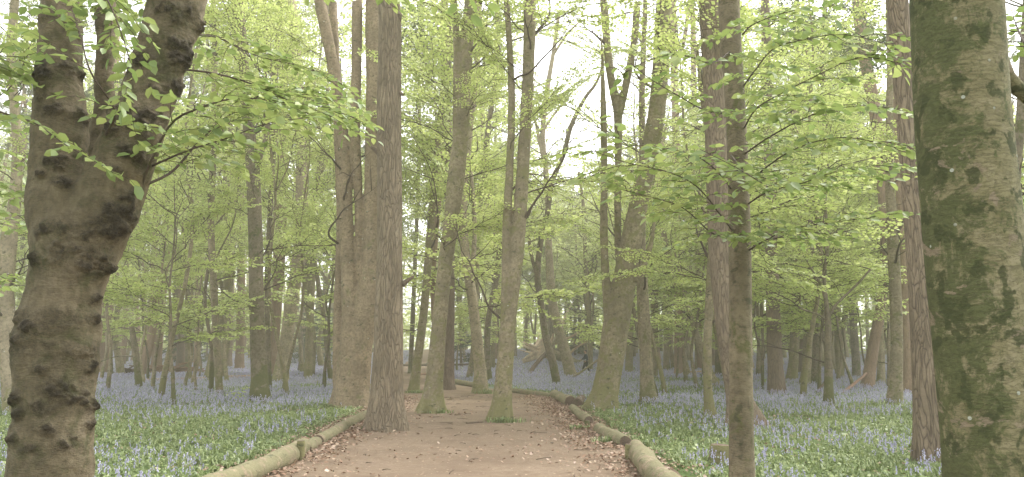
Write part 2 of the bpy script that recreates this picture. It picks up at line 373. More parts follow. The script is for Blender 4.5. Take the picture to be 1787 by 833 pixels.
PZ = gz(PX, PYY) + 0.012 + 0.012 * fbm(P3 * 1.5, 3) * np.minimum(1, np.minimum(u, 1 - u) * 5)[None, :]
PZ = PZ + 0.004
i = np.arange(len(yy) - 1)[:, None] * K; j = np.arange(K - 1)[None, :]
o = obj('path', mesh('path', np.stack([PX, PYY, PZ], -1).reshape(-1, 3), np.stack([i + j, i + j + 1, i + K + j + 1, i + K + j], -1).reshape(-1, 4), path_material()))
tag(o, kind='structure')

# ------------------------------------------------------------------ leaves and boughs
def leaf_geo(P, Dr, Nn, ln, lod):
    """P base points, Dr direction, Nn up normal, ln lengths -> verts, quads"""
    Dr = Dr / (np.linalg.norm(Dr, axis=1)[:, None] + 1e-9)
    Sd = np.cross(Nn, Dr); Sd /= np.linalg.norm(Sd, axis=1)[:, None] + 1e-9
    Up = np.cross(Dr, Sd); ln = ln[:, None]; n = len(P)
    if lod == 0:
        w_ = 0.30 * ln
        a = P; b1 = P + Dr * ln * 0.3 + Sd * w_ * 0.9 + Up * ln * 0.07; b2 = P + Dr * ln * 0.68 + Sd * w_ * 0.85 + Up * ln * 0.05
        tp = P + Dr * ln - Up * ln * 0.08; c1 = P + Dr * ln * 0.3 - Sd * w_ * 0.9 + Up * ln * 0.07; c2 = P + Dr * ln * 0.68 - Sd * w_ * 0.85 + Up * ln * 0.05
        v = np.stack([a, b1, b2, tp, c2, c1], 1).reshape(-1, 3); k = np.arange(n)[:, None] * 6
        f = np.stack([np.hstack([k, k + 3, k + 2, k + 1]), np.hstack([k, k + 5, k + 4, k + 3])], 1).reshape(-1, 4)
    else:
        w_ = 0.34 * ln
        v = np.stack([P, P + Dr * ln * 0.5 + Sd * w_ + Up * ln * 0.06, P + Dr * ln, P + Dr * ln * 0.5 - Sd * w_ + Up * ln * 0.06], 1).reshape(-1, 3)
        k = np.arange(n)[:, None] * 4; f = np.hstack([k, k + 1, k + 2, k + 3])
    return v, f
def unit(v): return v / (np.linalg.norm(v) + 1e-9)
def twig_leaves(pts, step, ln, rg, LP, LD, LN, LL):
    """alternate leaves along a twig"""
    d = np.r_[0, np.cumsum(np.linalg.norm(np.diff(pts, axis=0), axis=1))]
    s = np.arange(step * 0.6, d[-1], step); s = np.r_[s, d[-1]]
    for q, a in enumerate(s):
        p = np.array([np.interp(a, d, pts[:, c]) for c in range(3)])
        k = min(np.searchsorted(d, a), len(pts) - 1); T = unit(pts[k] - pts[k - 1])
        sd = unit(np.cross((0, 0, 1.), T)) * (1 if q % 2 else -1)
        if a == d[-1]: sd = sd * 0.1
        dr = unit(T * rg.uniform(0.35, 0.9) + sd + np.array((0, 0, rg.uniform(-0.35, 0.12))))
        nn = np.array((rg.normal(0, 0.6), rg.normal(0, 0.6), 1.0))
        LP.append(p); LD.append(dr); LN.append(nn); LL.append(ln * rg.uniform(0.6, 1.15))
def make_spray(rg, length, step, ln, lod, tr, side=0.2):
    """flat spray along +X: twigs mesh + leaf arrays"""
    mb = MB(); LP, LD, LN, LL = [], [], [], []
    n = 9; x = np.linspace(0, length, n)
    cy = np.cumsum(rg.normal(0, 0.018 * length, n)); cz = 0.10 * x - 0.12 * x ** 2 / length + np.cumsum(rg.normal(0, 0.01 * length, n))
    main = np.stack([x, cy, cz], -1); main[0] = 0
    mb.tube(main, np.linspace(tr * 1.8, tr * 0.5, n), 4, False)
    twig_leaves(main[n // 3:], step, ln, rg, LP, LD, LN, LL)
    s = side * length * 0.5; sgn = 1
    while s < length * 0.95:
        p = np.array([np.interp(s, x, main[:, c]) for c in range(3)])
        a = R(rg.uniform(35, 62)) * sgn; tl = (0.25 + 0.45 * math.sin(math.pi * min(1, s / length * 0.85 + 0.15))) * length * rg.uniform(0.55, 0.95) * 0.8
        k = 6; uu = np.linspace(0, tl, k); bend = a - sgn * R(18) * (uu / tl)
        tw = np.stack([p[0] + np.cumsum(np.r_[0, np.diff(uu)] * np.cos(bend)), p[1] + np.cumsum(np.r_[0, np.diff(uu)] * np.sin(bend)), p[2] + 0.06 * uu - 0.22 * uu ** 2 + np.cumsum(rg.normal(0, 0.01, k))], -1)
        mb.tube(tw, np.linspace(tr, tr * 0.35, k), 3, False)
        twig_leaves(tw, step, ln, rg, LP, LD, LN, LL)
        s += side * length * rg.uniform(0.35, 0.6); sgn = -sgn
    return mb, np.array(LP), np.array(LD), np.array(LN), np.array(LL)
def make_bough(seed, length, nspray, spray_len, step, ln, lod, tr):
    rg = np.random.default_rng(seed)
    tw = MB(); lv = MB(); n = 10; u = np.linspace(0, 1, n)
    main = np.stack([u * length, np.cumsum(rg.normal(0, 0.03 * length, n)), length * (0.30 * u - 0.16 * u ** 2) + np.cumsum(rg.normal(0, 0.012 * length, n))], -1); main[0] = 0
    tw.tube(main, np.linspace(tr * 3.2, tr * 1.0, n), 5, False)
    for k in range(nspray):
        a = 0.22 + 0.78 * k / max(1, nspray - 1); p = np.array([np.interp(a, u, main[:, c]) for c in range(3)])
        yaw = 0 if k == nspray - 1 else R(rg.uniform(25, 70)) * (1 if k % 2 else -1)
        sl = spray_len * rg.uniform(0.75, 1.15)
        mb, LP, LD, LN, LL = make_spray(rg, sl, step, ln, lod, tr, 0.2 * rg.uniform(0.8, 1.3))
        el = R(rg.uniform(-8, 16)); ro = R(rg.uniform(-14, 14))
        c, s = math.cos(yaw), math.sin(yaw); ce, se = math.cos(el), math.sin(el); cr, sr = math.cos(ro), math.sin(ro)
        A = np.array([[c, -s, 0], [s, c, 0], [0, 0, 1]]) @ np.array([[ce, 0, -se], [0, 1, 0], [se, 0, ce]]) @ np.array([[1, 0, 0], [0, cr, -sr], [0, sr, cr]])
        v, f = mb.arrays(); tw.add(v @ A.T + p, f)
        v, f = leaf_geo(LP @ A.T + p, LD @ A.T, LN @ A.T, LL, lod); lv.add(v, f)
    return tw.arrays(), lv.arrays()
BO = {'hi': [make_bough(50 + k, 2.6, 7, 1.15, 0.058, 0.082, 0, 0.0045) for k in range(4)],
      'mid': [make_bough(100 + k, 3.0, 9, 1.4, 0.062, 0.118, 1, 0.006) for k in range(6)],
      'low': [make_bough(200 + k, 3.4, 8, 1.7, 0.105, 0.185, 1, 0.008) for k in range(6)],
      'far': [make_bough(300 + k, 3.8, 7, 2.1, 0.17, 0.28, 1, 0.011) for k in range(6)]}
def put_bough(tw, lv, tmpl, p, az, el, sc, roll=0.0, keep=1.0, rg=rng):
    (tv, tf), (v, f) = tmpl
    c, s = math.cos(az), math.sin(az); ce, se = math.cos(el), math.sin(el); cr, sr = math.cos(roll), math.sin(roll)
    A = np.array([[c, -s, 0], [s, c, 0], [0, 0, 1]]) @ np.array([[ce, 0, -se], [0, 1, 0], [se, 0, ce]]) @ np.array([[1, 0, 0], [0, cr, -sr], [0, sr, cr]]) * sc
    tw.add(tv @ A.T + p, tf)
    if keep < 1.0:
        per = 6 if len(f) * 3 == len(v) else 4
        nl = len(v) // per; kk = rg.random(nl) < keep
        v = v.reshape(nl, per, 3)[kk].reshape(-1, 3); q = kk.sum()
        f = f.reshape(nl, -1, 4)[:q].reshape(-1, 4)
    if len(v): lv.add(v @ A.T + p, f)

# ------------------------------------------------------------------ trees
def flare(h, r0, amt): return r0 * (1 + amt * np.exp(-np.maximum(h, 0) / (r0 * 2.2 + 0.08)))
def stem_world(px_pts, D, base=False, extend=None, wob=0.0, seed=0):
    """photo outline at one distance -> world rows (x,y,z,r)"""
    rows = []
    for q in px_pts:
        d = D + (q[3] if len(q) > 3 else 0.0)
        p = at(q[0], q[1], d); rows.append((*p, 0.5 * q[2] * mpp(q[0], q[1], d)))
    rows = np.array(rows)
    if base:
        g = gz(rows[0, 0], rows[0, 1]); rows[0, 2] = float(g) - 0.02
        dz = rows[1, 2] - rows[0, 2]; r0, r1 = rows[0, 3], rows[1, 3]
        if dz > 0.9 and r0 > r1:
            ins = []
            for hh, kk in ((0.16, 0.62), (0.38, 0.30), (0.75, 0.08)):
                t_ = hh * max(1.0, r1 / 0.22) / dz
                if t_ < 0.85:
                    q = rows[0] * (1 - t_) + rows[1] * t_; q[3] = r1 + (r0 - r1) * kk; ins.append(q)
            rows = np.vstack([rows[:1]] + [np.array(ins)] + [rows[1:]]) if ins else rows
    if extend:
        d = rows[-1, :3] - rows[-2, :3]; d = d / np.linalg.norm(d); d = unit(d * 0.6 + np.array((0, 0, 0.4)))
        z = rows[-1, 2]; k = max(2, int((extend - z) / 2.0)); r = rows[-1, 3]; p = rows[-1, :3].copy()
        rr = np.random.default_rng(seed + 5)
        for q in range(1, k + 1):
            st = (extend - z) / k; d = unit(d + np.array((rr.normal(0, 0.07), rr.normal(0, 0.07), 0.03)))
            p = p + d * st; rows = np.vstack([rows, (*p, max(0.015, r * (1 - 0.85 * q / k)))])
    if wob: rows[1:, 1] += np.random.default_rng(seed).normal(0, wob, len(rows) - 1)
    return rows
ALLTREES = []
def tree(name, label, cat, D, stems, mat='beech', leaves='beech', lod=None, lo=2.2, hi=None, n=14, keep=1.0, sc=1.0, top=17.0,
         group=None, base_y=None, fl=0.9, seg=None, voxel=None, seed=None, stubs=(), burrs=None, azr=None, rough=0.03, extra=None, leafmat=None):
    seed = seed if seed is not None else len(ALLTREES) * 7 + 3
    rg = np.random.default_rng(seed)
    if D is None: D = ground_D(stems[0][0][0], stems[0][0][1])
    if seg is None: seg = 40 if D < 20 else (20 if D < 40 else 12)
    if D > 8: top = min(top, 1.6 + 0.47 * D + 2.5)
    rowsl = []
    for k, st in enumerate(stems):
        ext = (top * rg.uniform(0.85, 1.1)) if st[-1][1] <= 12 else None
        if k and ext: ext *= 0.85
        rowsl.append(stem_world(st, D, base=(k == 0), extend=ext, wob=0.0 if k == 0 else 0.03 * D / 20, seed=seed + k))
    base = rowsl[0][0, :3].copy(); base[2] = float(gz(base[0], base[1]))
    e = bpy.data.objects.new(name, None); COL.objects.link(e); e.location = base; e.empty_display_size = 0.3
    tag(e, label, cat, group)
    tb = MB(); tips = []
    for k, rows in enumerate(rowsl):
        ln = np.linalg.norm(np.diff(rows[:, :3], axis=0), axis=1).sum()
        nn = max(12, int(ln / (0.12 if D < 13 else 0.25)))
        sp = spline(rows, nn); h = sp[:, 2] - base[2]
        rad = np.maximum(sp[:, 3], 0.008)
        a = np.linspace(0, 2 * math.pi, seg, endpoint=False)
        if k == 0:
            r1 = rad[min(len(rad) - 1, 6)]
            nl = rg.integers(4, 7); ph = rg.uniform(0, 6.28)
            butt = np.exp(-np.maximum(h, 0) / (0.9 * r1 + 0.1))[:, None] * (0.16 * fl * np.cos(a * nl + ph)[None, :])
            bury = sp[:1].copy(); bury[0, 2] -= 0.35; sp = np.vstack([bury, sp]); rad = np.r_[rad[0] * 1.15, rad]; butt = np.vstack([butt[:1], butt])
        else: butt = 0
        an = np.stack([np.cos(a) * 1.3, np.sin(a) * 1.3, a * 0], -1)[None] + np.stack([sp[:, 0] * 0, sp[:, 1] * 0, sp[:, 2] * 1.1], -1)[:, None] + seed * 3.1
        rip = 1 + rough * 2.2 * fbm(an, 3) + butt
        vv, ff = tube(sp[:, :3], rad, seg, True, rip); tb.add(vv, ff)
        tips.append((sp, rad))
    v, f = tb.arrays(); burr_attr = None
    if voxel:
        v, f, nn = remesh(v, f, voxel, 5)
        P = v.astype(float)
        disp = 0.012 * fbm(P * 5 + seed, 3)
        if burrs is not None:
            ba = np.zeros(len(P)); Q = P - np.array((0, 0, CAMZ)); dz_ = Q[:, 1] * math.cos(PITCH) + Q[:, 2] * math.sin(PITCH)
            SPX = CX + F * Q[:, 0] / dz_; SPY = CY - F * (Q[:, 2] * math.cos(PITCH) - Q[:, 1] * math.sin(PITCH)) / dz_
            for (bx, by, bd, br, am) in burrs:
                rr = br * mpp(bx, by, D); pd = np.hypot(SPX - bx, SPY - by); near_ = pd < 5
                c = P[near_][np.argmin(P[near_][:, 1])] if near_.any() else P[np.argmin(pd)]
                dist = np.linalg.norm((P - c) * np.array((0.8, 0.8, 1.15)) + 0.35 * rr * np.stack([fbm(P * 11, 2), fbm(P * 11 + 5, 2), fbm(P * 11 + 9, 2)], -1), axis=1) / rr
                g_ = np.exp(-dist ** 2 * 1.3) * (1 + 0.9 * fbm(P * 13, 3)); ba = np.maximum(ba, np.clip(g_ * (0.25 + 0.8 * am) * (0.75 + 0.9 * fbm(P * 30, 2)), 0, 1))
                disp += g_ * rr * 0.27 * am
            bands = sstep(0.15, 0.55, fbm(P * np.array((2.2, 2.2, 4.5)) + 3, 3)); ba = np.maximum(ba, bands * 0.30)
            bs = sstep(0.22, 0.5, ba + 0.3 * fbm(P * 20, 2))
            disp += bs * (0.003 + 0.030 * np.abs(fbm(P * 15, 3)) + 0.030 * (0.35 - np.abs(fbm(P * np.array((38, 38, 52)), 3)))) + ba * 0.03 * fbm(P * 9, 2) + 0.010 * bands + 0.012 * fbm(P * 11, 3) + 0.004 * fbm(P * 34, 2)
            burr_attr = np.clip(ba, 0, 1)
        v = (P + nn * disp[:, None]).astype(np.float32)
    to = part('trunk', (v, f), M[mat], e, base)
    if burr_attr is not None:
        at_ = to.data.attributes.new('burr', 'FLOAT', 'POINT'); at_.data.foreach_set('value', burr_attr.astype(np.float32))
    for (bx, by, ex, ey, ww) in stubs:         # broken branch stubs on the trunk
        sb = MB(); p0 = at(bx, by, D - 0.02); p1 = at(ex, ey, D - 0.12); q = np.linspace(0, 1, 5)[:, None]
        r0 = ww * 0.5 * mpp(bx, by, D); sb.tube(p0 * (1 - q) + p1 * q, np.linspace(r0 * 1.7, r0 * 0.45, 5), 8, True)
        part('branch_stub', sb, M['pine_dark'], e, base)
    tw, lv = MB(), MB()
    if D > 12 and leaves == 'beech' and n > 0:           # bare crooked side branches
        for q in range(7):
            sp, rad = tips[rg.integers(0, len(tips))] if q % 2 else tips[0]
            i0 = rg.integers(int(len(sp) * 0.2), max(int(len(sp) * 0.2) + 1, int(len(sp) * 0.85))); p = sp[i0, :3].copy(); az = rg.uniform(0, 6.28); el = R(rg.uniform(15, 60)); ln = rg.uniform(1.0, 3.6)
            r0_ = min(rad[min(i0, len(rad) - 1)] * 0.35, 0.045) * rg.uniform(.6, 1.1); d = np.array((math.cos(az) * math.cos(el), math.sin(az) * math.cos(el), math.sin(el))); pts = [p]
            for j in range(9):
                d = unit(d + np.array((rg.normal(0, .22), rg.normal(0, .22), rg.normal(0.05, .16)))); pts.append(pts[-1] + d * ln / 9)
            tw.tube(spline(np.array(pts), 20), np.linspace(r0_, 0.004, 20), 5, False)
            for j in (4, 6, 8):
                d2 = unit(d + rg.normal(0, .7, 3)); pp = np.array([pts[j], pts[j] + d2 * ln * .16 + rg.normal(0, .03, 3), pts[j] + d2 * ln * .34 + rg.normal(0, .06, 3)]); tw.tube(pp, (r0_ * .4, r0_ * .28, .003), 4, False)
    if n > 0:
        if lod is None: lod = 'hi' if D < 12 else ('mid' if D < 27 else ('low' if D < 50 else 'far'))
        hi_ = hi or top * 0.95
        n = int(n * (1.25 if leaves == 'beech' and keep > .45 else 1.1))
        for q in range(n):
            sp, rad = tips[rg.integers(0, len(tips))] if q % 3 else tips[0]
            zmin, zmax = max(lo, sp[0, 2] - base[2] + 0.4), min(hi_, sp[-1, 2] - base[2])
            if zmax <= zmin: sp, rad = tips[0]; zmin, zmax = lo, min(hi_, sp[-1, 2] - base[2])
            z = base[2] + zmin + (zmax - zmin) * ((q + rg.random()) / n) ** 0.9
            k = np.argmin(abs(sp[:, 2] - z)); p = sp[k, :3] + 0
            az = rg.uniform(0, 6.283) if azr is None else R(rg.uniform(*azr))
            hh = z - base[2]
            if leaves == 'pine' : el = R(rg.uniform(5, 40)); s_ = sc * rg.uniform(0.5, 0.9)
            else: el = R(rg.uniform(-4, 14) if hh < 6 else rg.uniform(5, 45)); s_ = sc * rg.uniform(0.65, 1.2)
            bo = BO[lod]; put_bough(tw, lv, bo[rg.integers(0, len(bo))], p, az, el, s_, R(rg.uniform(-12, 12)), keep, rg)
    if extra:
        HERO.clear(); extra(tw, lv, D)
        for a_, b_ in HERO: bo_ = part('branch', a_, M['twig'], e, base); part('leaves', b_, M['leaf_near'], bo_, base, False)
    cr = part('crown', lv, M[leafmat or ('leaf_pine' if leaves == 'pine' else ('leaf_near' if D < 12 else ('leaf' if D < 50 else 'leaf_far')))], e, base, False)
    part('branches', tw, M['twig'], e, base)
    ALLTREES.append((e, D)); return e

# ------------------------------------------------------------------ the trees the photo shows one by one
def twigline(tw0, lv0, pts, ln=0.085, step=0.055, r0=0.012, nsub=10, sub=0.55, seed=1, lod=0, droop=0.25, start=0.15):
    """a leafy branch through photo points (x, y, distance)"""
    rg = np.random.default_rng(seed); tw, lv = MB(), MB()
    W = np.array([at(*p) for p in pts]); sp = spline(W, 24)
    tw.tube(sp, np.linspace(r0, r0 * 0.22, 24), 6, False)
    d = np.r_[0, np.cumsum(np.linalg.norm(np.diff(sp, axis=0), axis=1))]
    LP, LD, LN, LL = [], [], [], []
    twig_leaves(sp[int(24 * max(start, 0.5)):], step, ln, rg, LP, LD, LN, LL); sg = 1
    for a in np.linspace(start, 0.97, nsub):
        p = np.array([np.interp(a * d[-1], d, sp[:, c]) for c in range(3)]); k = min(23, max(1, np.searchsorted(d, a * d[-1])))
        T = unit(sp[k] - sp[k - 1]); sd = unit(np.cross((0, 0, 1.), T)) * sg; sg = -sg
        dr = unit(T * rg.uniform(0.5, 1.1) + sd + np.array((0, 0, rg.uniform(-0.1, 0.25)))); tl = sub * rg.uniform(0.6, 1.2) * (1.1 - 0.5 * a)
        u_ = np.linspace(0, 1, 8)[:, None]; tp = p + dr * tl * u_ + T * 0.25 * tl * u_ ** 2 - np.array((0, 0, droop)) * tl * u_ ** 2 + np.cumsum(rg.normal(0, 0.006, (8, 3)), 0)
        tw.tube(tp, np.linspace(r0 * 0.36, r0 * 0.12, 8), 4, False); twig_leaves(tp, step, ln, rg, LP, LD, LN, LL)
        if tl > 0.3:
            for b in (0.35, 0.6):
                p2 = tp[int(b * 7)]; d2 = unit(dr * 0.7 + np.cross((0, 0, 1.), dr) * rg.choice((-1, 1)) * 0.9 + np.array((0, 0, rg.uniform(-0.15, 0.1))))
                t2 = p2 + d2 * tl * 0.5 * u_ - np.array((0, 0, droop * 0.4)) * tl * u_ ** 2
                tw.tube(t2, np.linspace(r0 * 0.22, r0 * 0.1, 8), 3, False); twig_leaves(t2, step, ln, rg, LP, LD, LN, LL)
    v, f = leaf_geo(np.array(LP), np.array(LD), np.array(LN), np.array(LL), lod); lv.add(v, f)
    HERO.append((tw, lv))

HERO = []
def ex_left(tw, lv, D):
    k = 0
    for pts, kw in (
        ([(242, 338, 5.0), (262, 285, 4.9), (300, 215, 4.8), (345, 190, 4.7), (410, 172, 4.7), (500, 178, 4.7), (585, 190, 4.7)], dict(nsub=15, sub=0.42)),
        ([(250, 325, 5.0), (300, 300, 5.2), (345, 250, 5.4), (410, 195, 5.5), (500, 165, 5.6), (600, 175, 5.6)], dict(nsub=14, sub=0.5)),
        ([(300, 120, 5.0), (360, 126, 5.1), (420, 140, 5.3), (470, 160, 5.4), (560, 200, 5.4), (630, 215, 5.4)], dict(nsub=14, sub=0.42)),
        ([(320, 60, 5.0), (380, 66, 5.6), (450, 98, 6.0), (540, 120, 6.2), (600, 150, 6.2)], dict(nsub=12, sub=0.5)),
        ([(265, 290, 5.0), (330, 262, 4.6), (400, 240, 4.4), (470, 215, 4.3), (540, 205, 4.3)], dict(nsub=12, sub=0.35)),
        ([(185, 235, 4.8), (200, 190, 4.4), (160, 130, 4.2), (140, 60, 4.4), (120, 0, 4.6)], dict(nsub=6, sub=0.4)),
        ([(-140, 60, 4.8), (-90, 80, 4.8), (-30, 95, 4.7), (50, 100, 4.7)], dict(nsub=10, sub=0.4)),
        ([(-140, 180, 4.8), (-30, 190, 4.6), (60, 215, 4.4), (110, 250, 4.3), (180, 290, 4.1)], dict(nsub=7, sub=0.3)),
        ([(-140, 250, 5.4), (-60, 200, 5.4), (20, 150, 5.4), (60, 60, 5.4)], dict(nsub=10, sub=0.5)),
        ([(-160, 330, 6.2), (-60, 280, 6.0), (30, 270, 6.0), (70, 330, 6.0)], dict(nsub=10, sub=0.5)),
        ([(-160, 520, 6.8), (-80, 500, 6.8), (-10, 480, 6.6), (30, 500, 6.5)], dict(nsub=9, sub=0.4)),
        ([(-160, 290, 5.6), (-90, 300, 5.6), (-20, 330, 5.5), (45, 345, 5.5)], dict(nsub=9, sub=0.4)),
        ([(-160, 400, 6.6), (-60, 380, 6.4), (20, 372, 6.2), (60, 400, 6.0)], dict(nsub=6, sub=0.4)),
        ([(150, -120, 4.4), (170, -40, 4.3), (205, 40, 4.2), (230, 130, 4.2), (215, 190, 4.2)], dict(nsub=10, sub=0.34)),
        ([(300, -90, 4.9), (250, -40, 4.9), (215, 0, 4.9), (190, 40, 4.9)], dict(nsub=8, sub=0.4)),
        ([(360, -90, 4.6), (440, -70, 4.5), (560, -55, 4.4), (640, -30, 4.3), (700, 0, 4.3)], dict(nsub=10, sub=0.3)),
        ([(400, -160, 4.2), (540, -120, 4.0), (680, -60, 3.9), (780, -20, 3.9), (850, 10, 3.9)], dict(nsub=10, sub=0.3)),
    ):
        k += 1; twigline(tw, lv, pts, ln=0.09, step=0.052, r0=0.010 if k < 3 else 0.008, seed=900 + k, **kw)
def ex_right(tw, lv, D):
    k = 0
    for pts, kw in (
        ([(1280, 405, 7), (1255, 372, 6.2), (1215, 325, 5.6), (1165, 300, 5.2), (1090, 283, 5.0), (1020, 258, 4.9)], dict(nsub=16, sub=0.42)),
        ([(1275, 330, 7), (1262, 310, 6.3), (1225, 278, 5.6), (1180, 262, 5.2), (1120, 255, 5.0), (1060, 235, 4.9)], dict(nsub=15, sub=0.4)),
        ([(1275, 415, 7), (1240, 405, 6.2), (1190, 362, 5.6), (1140, 345, 5.4), (1080, 330, 5.3)], dict(nsub=13, sub=0.38)),
        ([(1270, 200, 7), (1225, 190, 6.2), (1180, 165, 5.6), (1130, 135, 5.3), (1100, 110, 5.2)], dict(nsub=8, sub=0.3)),
        ([(1298, 225, 7), (1320, 190, 6), (1360, 165, 5.4), (1430, 130, 5.0), (1500, 100, 4.8), (1570, 110, 4.8)], dict(nsub=15, sub=0.46)),
        ([(1298, 330, 7), (1340, 290, 6.2), (1400, 255, 5.6), (1480, 240, 5.2), (1580, 262, 5.0)], dict(nsub=15, sub=0.46)),
        ([(1298, 270, 7), (1350, 235, 6.2), (1420, 200, 5.8), (1500, 185, 5.4), (1570, 190, 5.2)], dict(nsub=14, sub=0.42)),
        ([(1300, 360, 7), (1340, 335, 6.6), (1400, 320, 6.2), (1460, 300, 6.0), (1560, 290, 5.8)], dict(nsub=14, sub=0.5)),
        ([(1298, 150, 7), (1320, 120, 6), (1350, 85, 5.6), (1400, 70, 5.2), (1470, 60, 5.0), (1560, 80, 5.0)], dict(nsub=13, sub=0.42)),
        ([(1302, 440, 7), (1335, 420, 6.6), (1380, 400, 6.2), (1440, 390, 6.0), (1520, 380, 6.0)], dict(nsub=12, sub=0.5)),
        ([(1275, 270, 7), (1300, 300, 5.8), (1330, 320, 5.0), (1280, 290, 4.6), (1220, 260, 4.4)], dict(nsub=9, sub=0.34)),
        ([(1296, 60, 7), (1320, 40, 6), (1380, 20, 5.6), (1460, 10, 5.4)], dict(nsub=10, sub=0.45)),
        ([(1275, 90, 7), (1240, 110, 6), (1180, 95, 5.4), (1120, 110, 5.2), (1080, 135, 5.2)], dict(nsub=6, sub=0.26)),
    ):
        k += 1; twigline(tw, lv, pts, ln=0.088, step=0.055, r0=0.009, seed=700 + k, **kw)

# the old burred beech at the left
bur = [(300, 25, -.1, 26, .5), (340, 20, 0, 20, .5), (352, 50, 0, 18, .7), (320, 80, 0, 26, .9), (318, 105, -.05, 24, 1.0), (310, 160, -.1, 26, .8), (290, 120, -.1, 14, .5),
       (245, 205, -.22, 34, .55), (270, 160, -.2, 16, .5), (232, 268, -.2, 22, .6), (210, 298, -.2, 12, .5), (292, 215, 0, 16, .7), (245, 100, .05, 18, .6), (225, 108, .05, 16, .9),
       (202, 190, .0, 22, .9), (190, 225, -.05, 20, .8), (65, 110, 0, 14, .7), (72, 128, -.1, 18, .8), (110, 112, -.2, 22, .45), (95, 185, -.2, 22, .5), (66, 170, 0, 14, .6), (148, 200, -.05, 18, .7), (147, 130, 0, 12, .8),
       (100, 278, -.2, 18, .6), (120, 318, -.2, 18, .6), (70, 300, 0, 12, .6), (80, 400, -.1, 22, .6), (212, 375, -.05, 30, .9), (200, 400, -.1, 26, .8), (225, 345, 0, 18, .7), (150, 400, -.3, 34, .35), (120, 440, -.3, 30, .35),
       (55, 455, 0, 20, .7), (160, 450, -.2, 36, .45), (185, 470, 0, 18, .7), (175, 520, 0, 14, .6), (168, 560, 0, 16, .7), (45, 573, -.25, 20, .55), (28, 590, 0, 16, .7), (92, 580, -.3, 12, .4), (88, 600, -.3, 10, .45),
       (75, 645, -.3, 14, .5), (110, 680, -.3, 26, .5), (140, 690, -.2, 22, .55), (70, 710, -.3, 18, .5), (25, 700, 0, 16, .8), (28, 722, -.1, 14, .7), (158, 640, 0, 14, .8), (164, 705, 0, 20, .8), (160, 740, 0, 14, .6), (15, 765, 0, 14, .7),
       (55, 780, -.3, 14, .4), (115, 775, -.3, 24, .4), (90, 745, -.3, 16, .4)]
tree('beech_tree', 'massive old beech forking low into two thick limbs, its bark covered in dark knobbly burrs', 'tree', 5.0,
     [[(84, 1060, 215), (84, 900, 150), (86, 833, 136), (93, 700, 122), (99, 600, 132), (116, 500, 120), (132, 430, 134), (110, 360, 118), (104, 300, 92), (104, 200, 86), (104, 100, 70), (107, 0, 62), (110, -120, 60)],
      [(135, 450, 125), (165, 385, 125), (195, 330, 112), (229, 255, 96), (247, 200, 90), (280, 100, 86), (310, 0, 92), (350, -120, 86)],
      [(160, 340, 40, .3), (172, 280, 38, .35), (180, 200, 34, .4), (184, 100, 32, .4), (188, -20, 30, .4), (190, -120, 30, .4)]],
     mat='burr', n=0, top=12, seg=48, voxel=0.0095, burrs=bur, extra=ex_left, fl=0.5, seed=5)
# mossy beech at the right edge
tree('beech_tree', 'thick beech trunk at the right edge, patched with green moss and white lichen dots', 'tree', 4.0,
     [[(1742, 1166, 235), (1738, 1000, 176), (1730, 833, 154), (1716, 640, 153), (1698, 420, 156), (1678, 200, 150), (1668, 0, 145), (1658, -200, 138)],
      [(1722, 70, 50), (1752, 128, 27), (1772, 150, 25), (1800, 176, 24), (1850, 185, 22), (1930, 140, 20)]],
     mat='moss', n=0, top=11, seg=64, fl=0.5, seed=8, rough=0.012,
     extra=lambda tw, lv, D: [twigline(tw, lv, p, seed=60 + i, nsub=8, sub=.35) for i, p in enumerate(([(1800, 90, 4.5), (1780, 60, 4.9), (1765, 20, 5.2)], [(1850, 330, 6), (1800, 345, 6.3), (1765, 350, 6.5)], [(1500, -160, 4), (1440, -90, 4.2), (1400, -40, 4.5)]))])
tree('beech_tree', 'straight brown beech at the right with small white scars low on its bark', 'tree', 7.0,
     [[(1296, 932, 66), (1295, 833, 46), (1293, 640, 40), (1291, 413, 38), (1284, 200, 34), (1272, 0, 36)]], mat='beech_brown', n=0, top=10, seg=36, extra=ex_right, fl=.5, seed=9, rough=0.015)
# trees standing in the path and along it
tree('pine_tree', 'tall straight pine with ridged bark and broken stubs on the left edge of the path', 'tree', None,
     [[(675, 752, 76), (676, 690, 58), (678, 600, 52), (680, 420, 44), (679, 200, 42), (679, 0, 37)]], mat='pine_big', leaves='pine', lo=9.5, n=8, top=19, seed=21, keep=.5,
     stubs=[(668, 272, 645, 255, 8), (694, 34, 700, 24, 9), (674, 365, 676, 350, 9), (692, 160, 704, 166, 8), (673, 110, 675, 100, 8), (672, 34, 669, 24, 8), (702, 497, 722, 482, 7)], extra=None, fl=1.2)
tree('beech_tree', 'wide beech of several smooth stems from one base, close behind the stubby ridged pine', 'tree', None,
     [[(611, 711, 76), (613, 680, 62), (617, 625, 54), (615, 560, 38), (609, 480, 28), (604, 400, 25), (601, 280, 23), (594, 202, 20), (578, 100, 20), (558, 0, 20)],
      [(628, 690, 34), (632, 600, 40), (641, 540, 42), (649, 460, 40), (652, 413, 39), (655, 200, 34), (654, 0, 32)],
      [(622, 600, 22), (625, 520, 17), (627, 440, 15), (625, 340, 15), (620, 230, 18), (622, 100, 18), (623, 0, 18)],
      [(594, 690, 26, .3), (592, 620, 22, .5), (591, 560, 19, .6), (594, 460, 18, .6), (596, 380, 17, .7), (592, 300, 15, .8), (586, 120, 14, .8), (580, 0, 14, .9)]],
     mat='beech_smooth', voxel=0.026, n=5, lo=5.5, keep=.6, seed=25, fl=1.4, top=19)
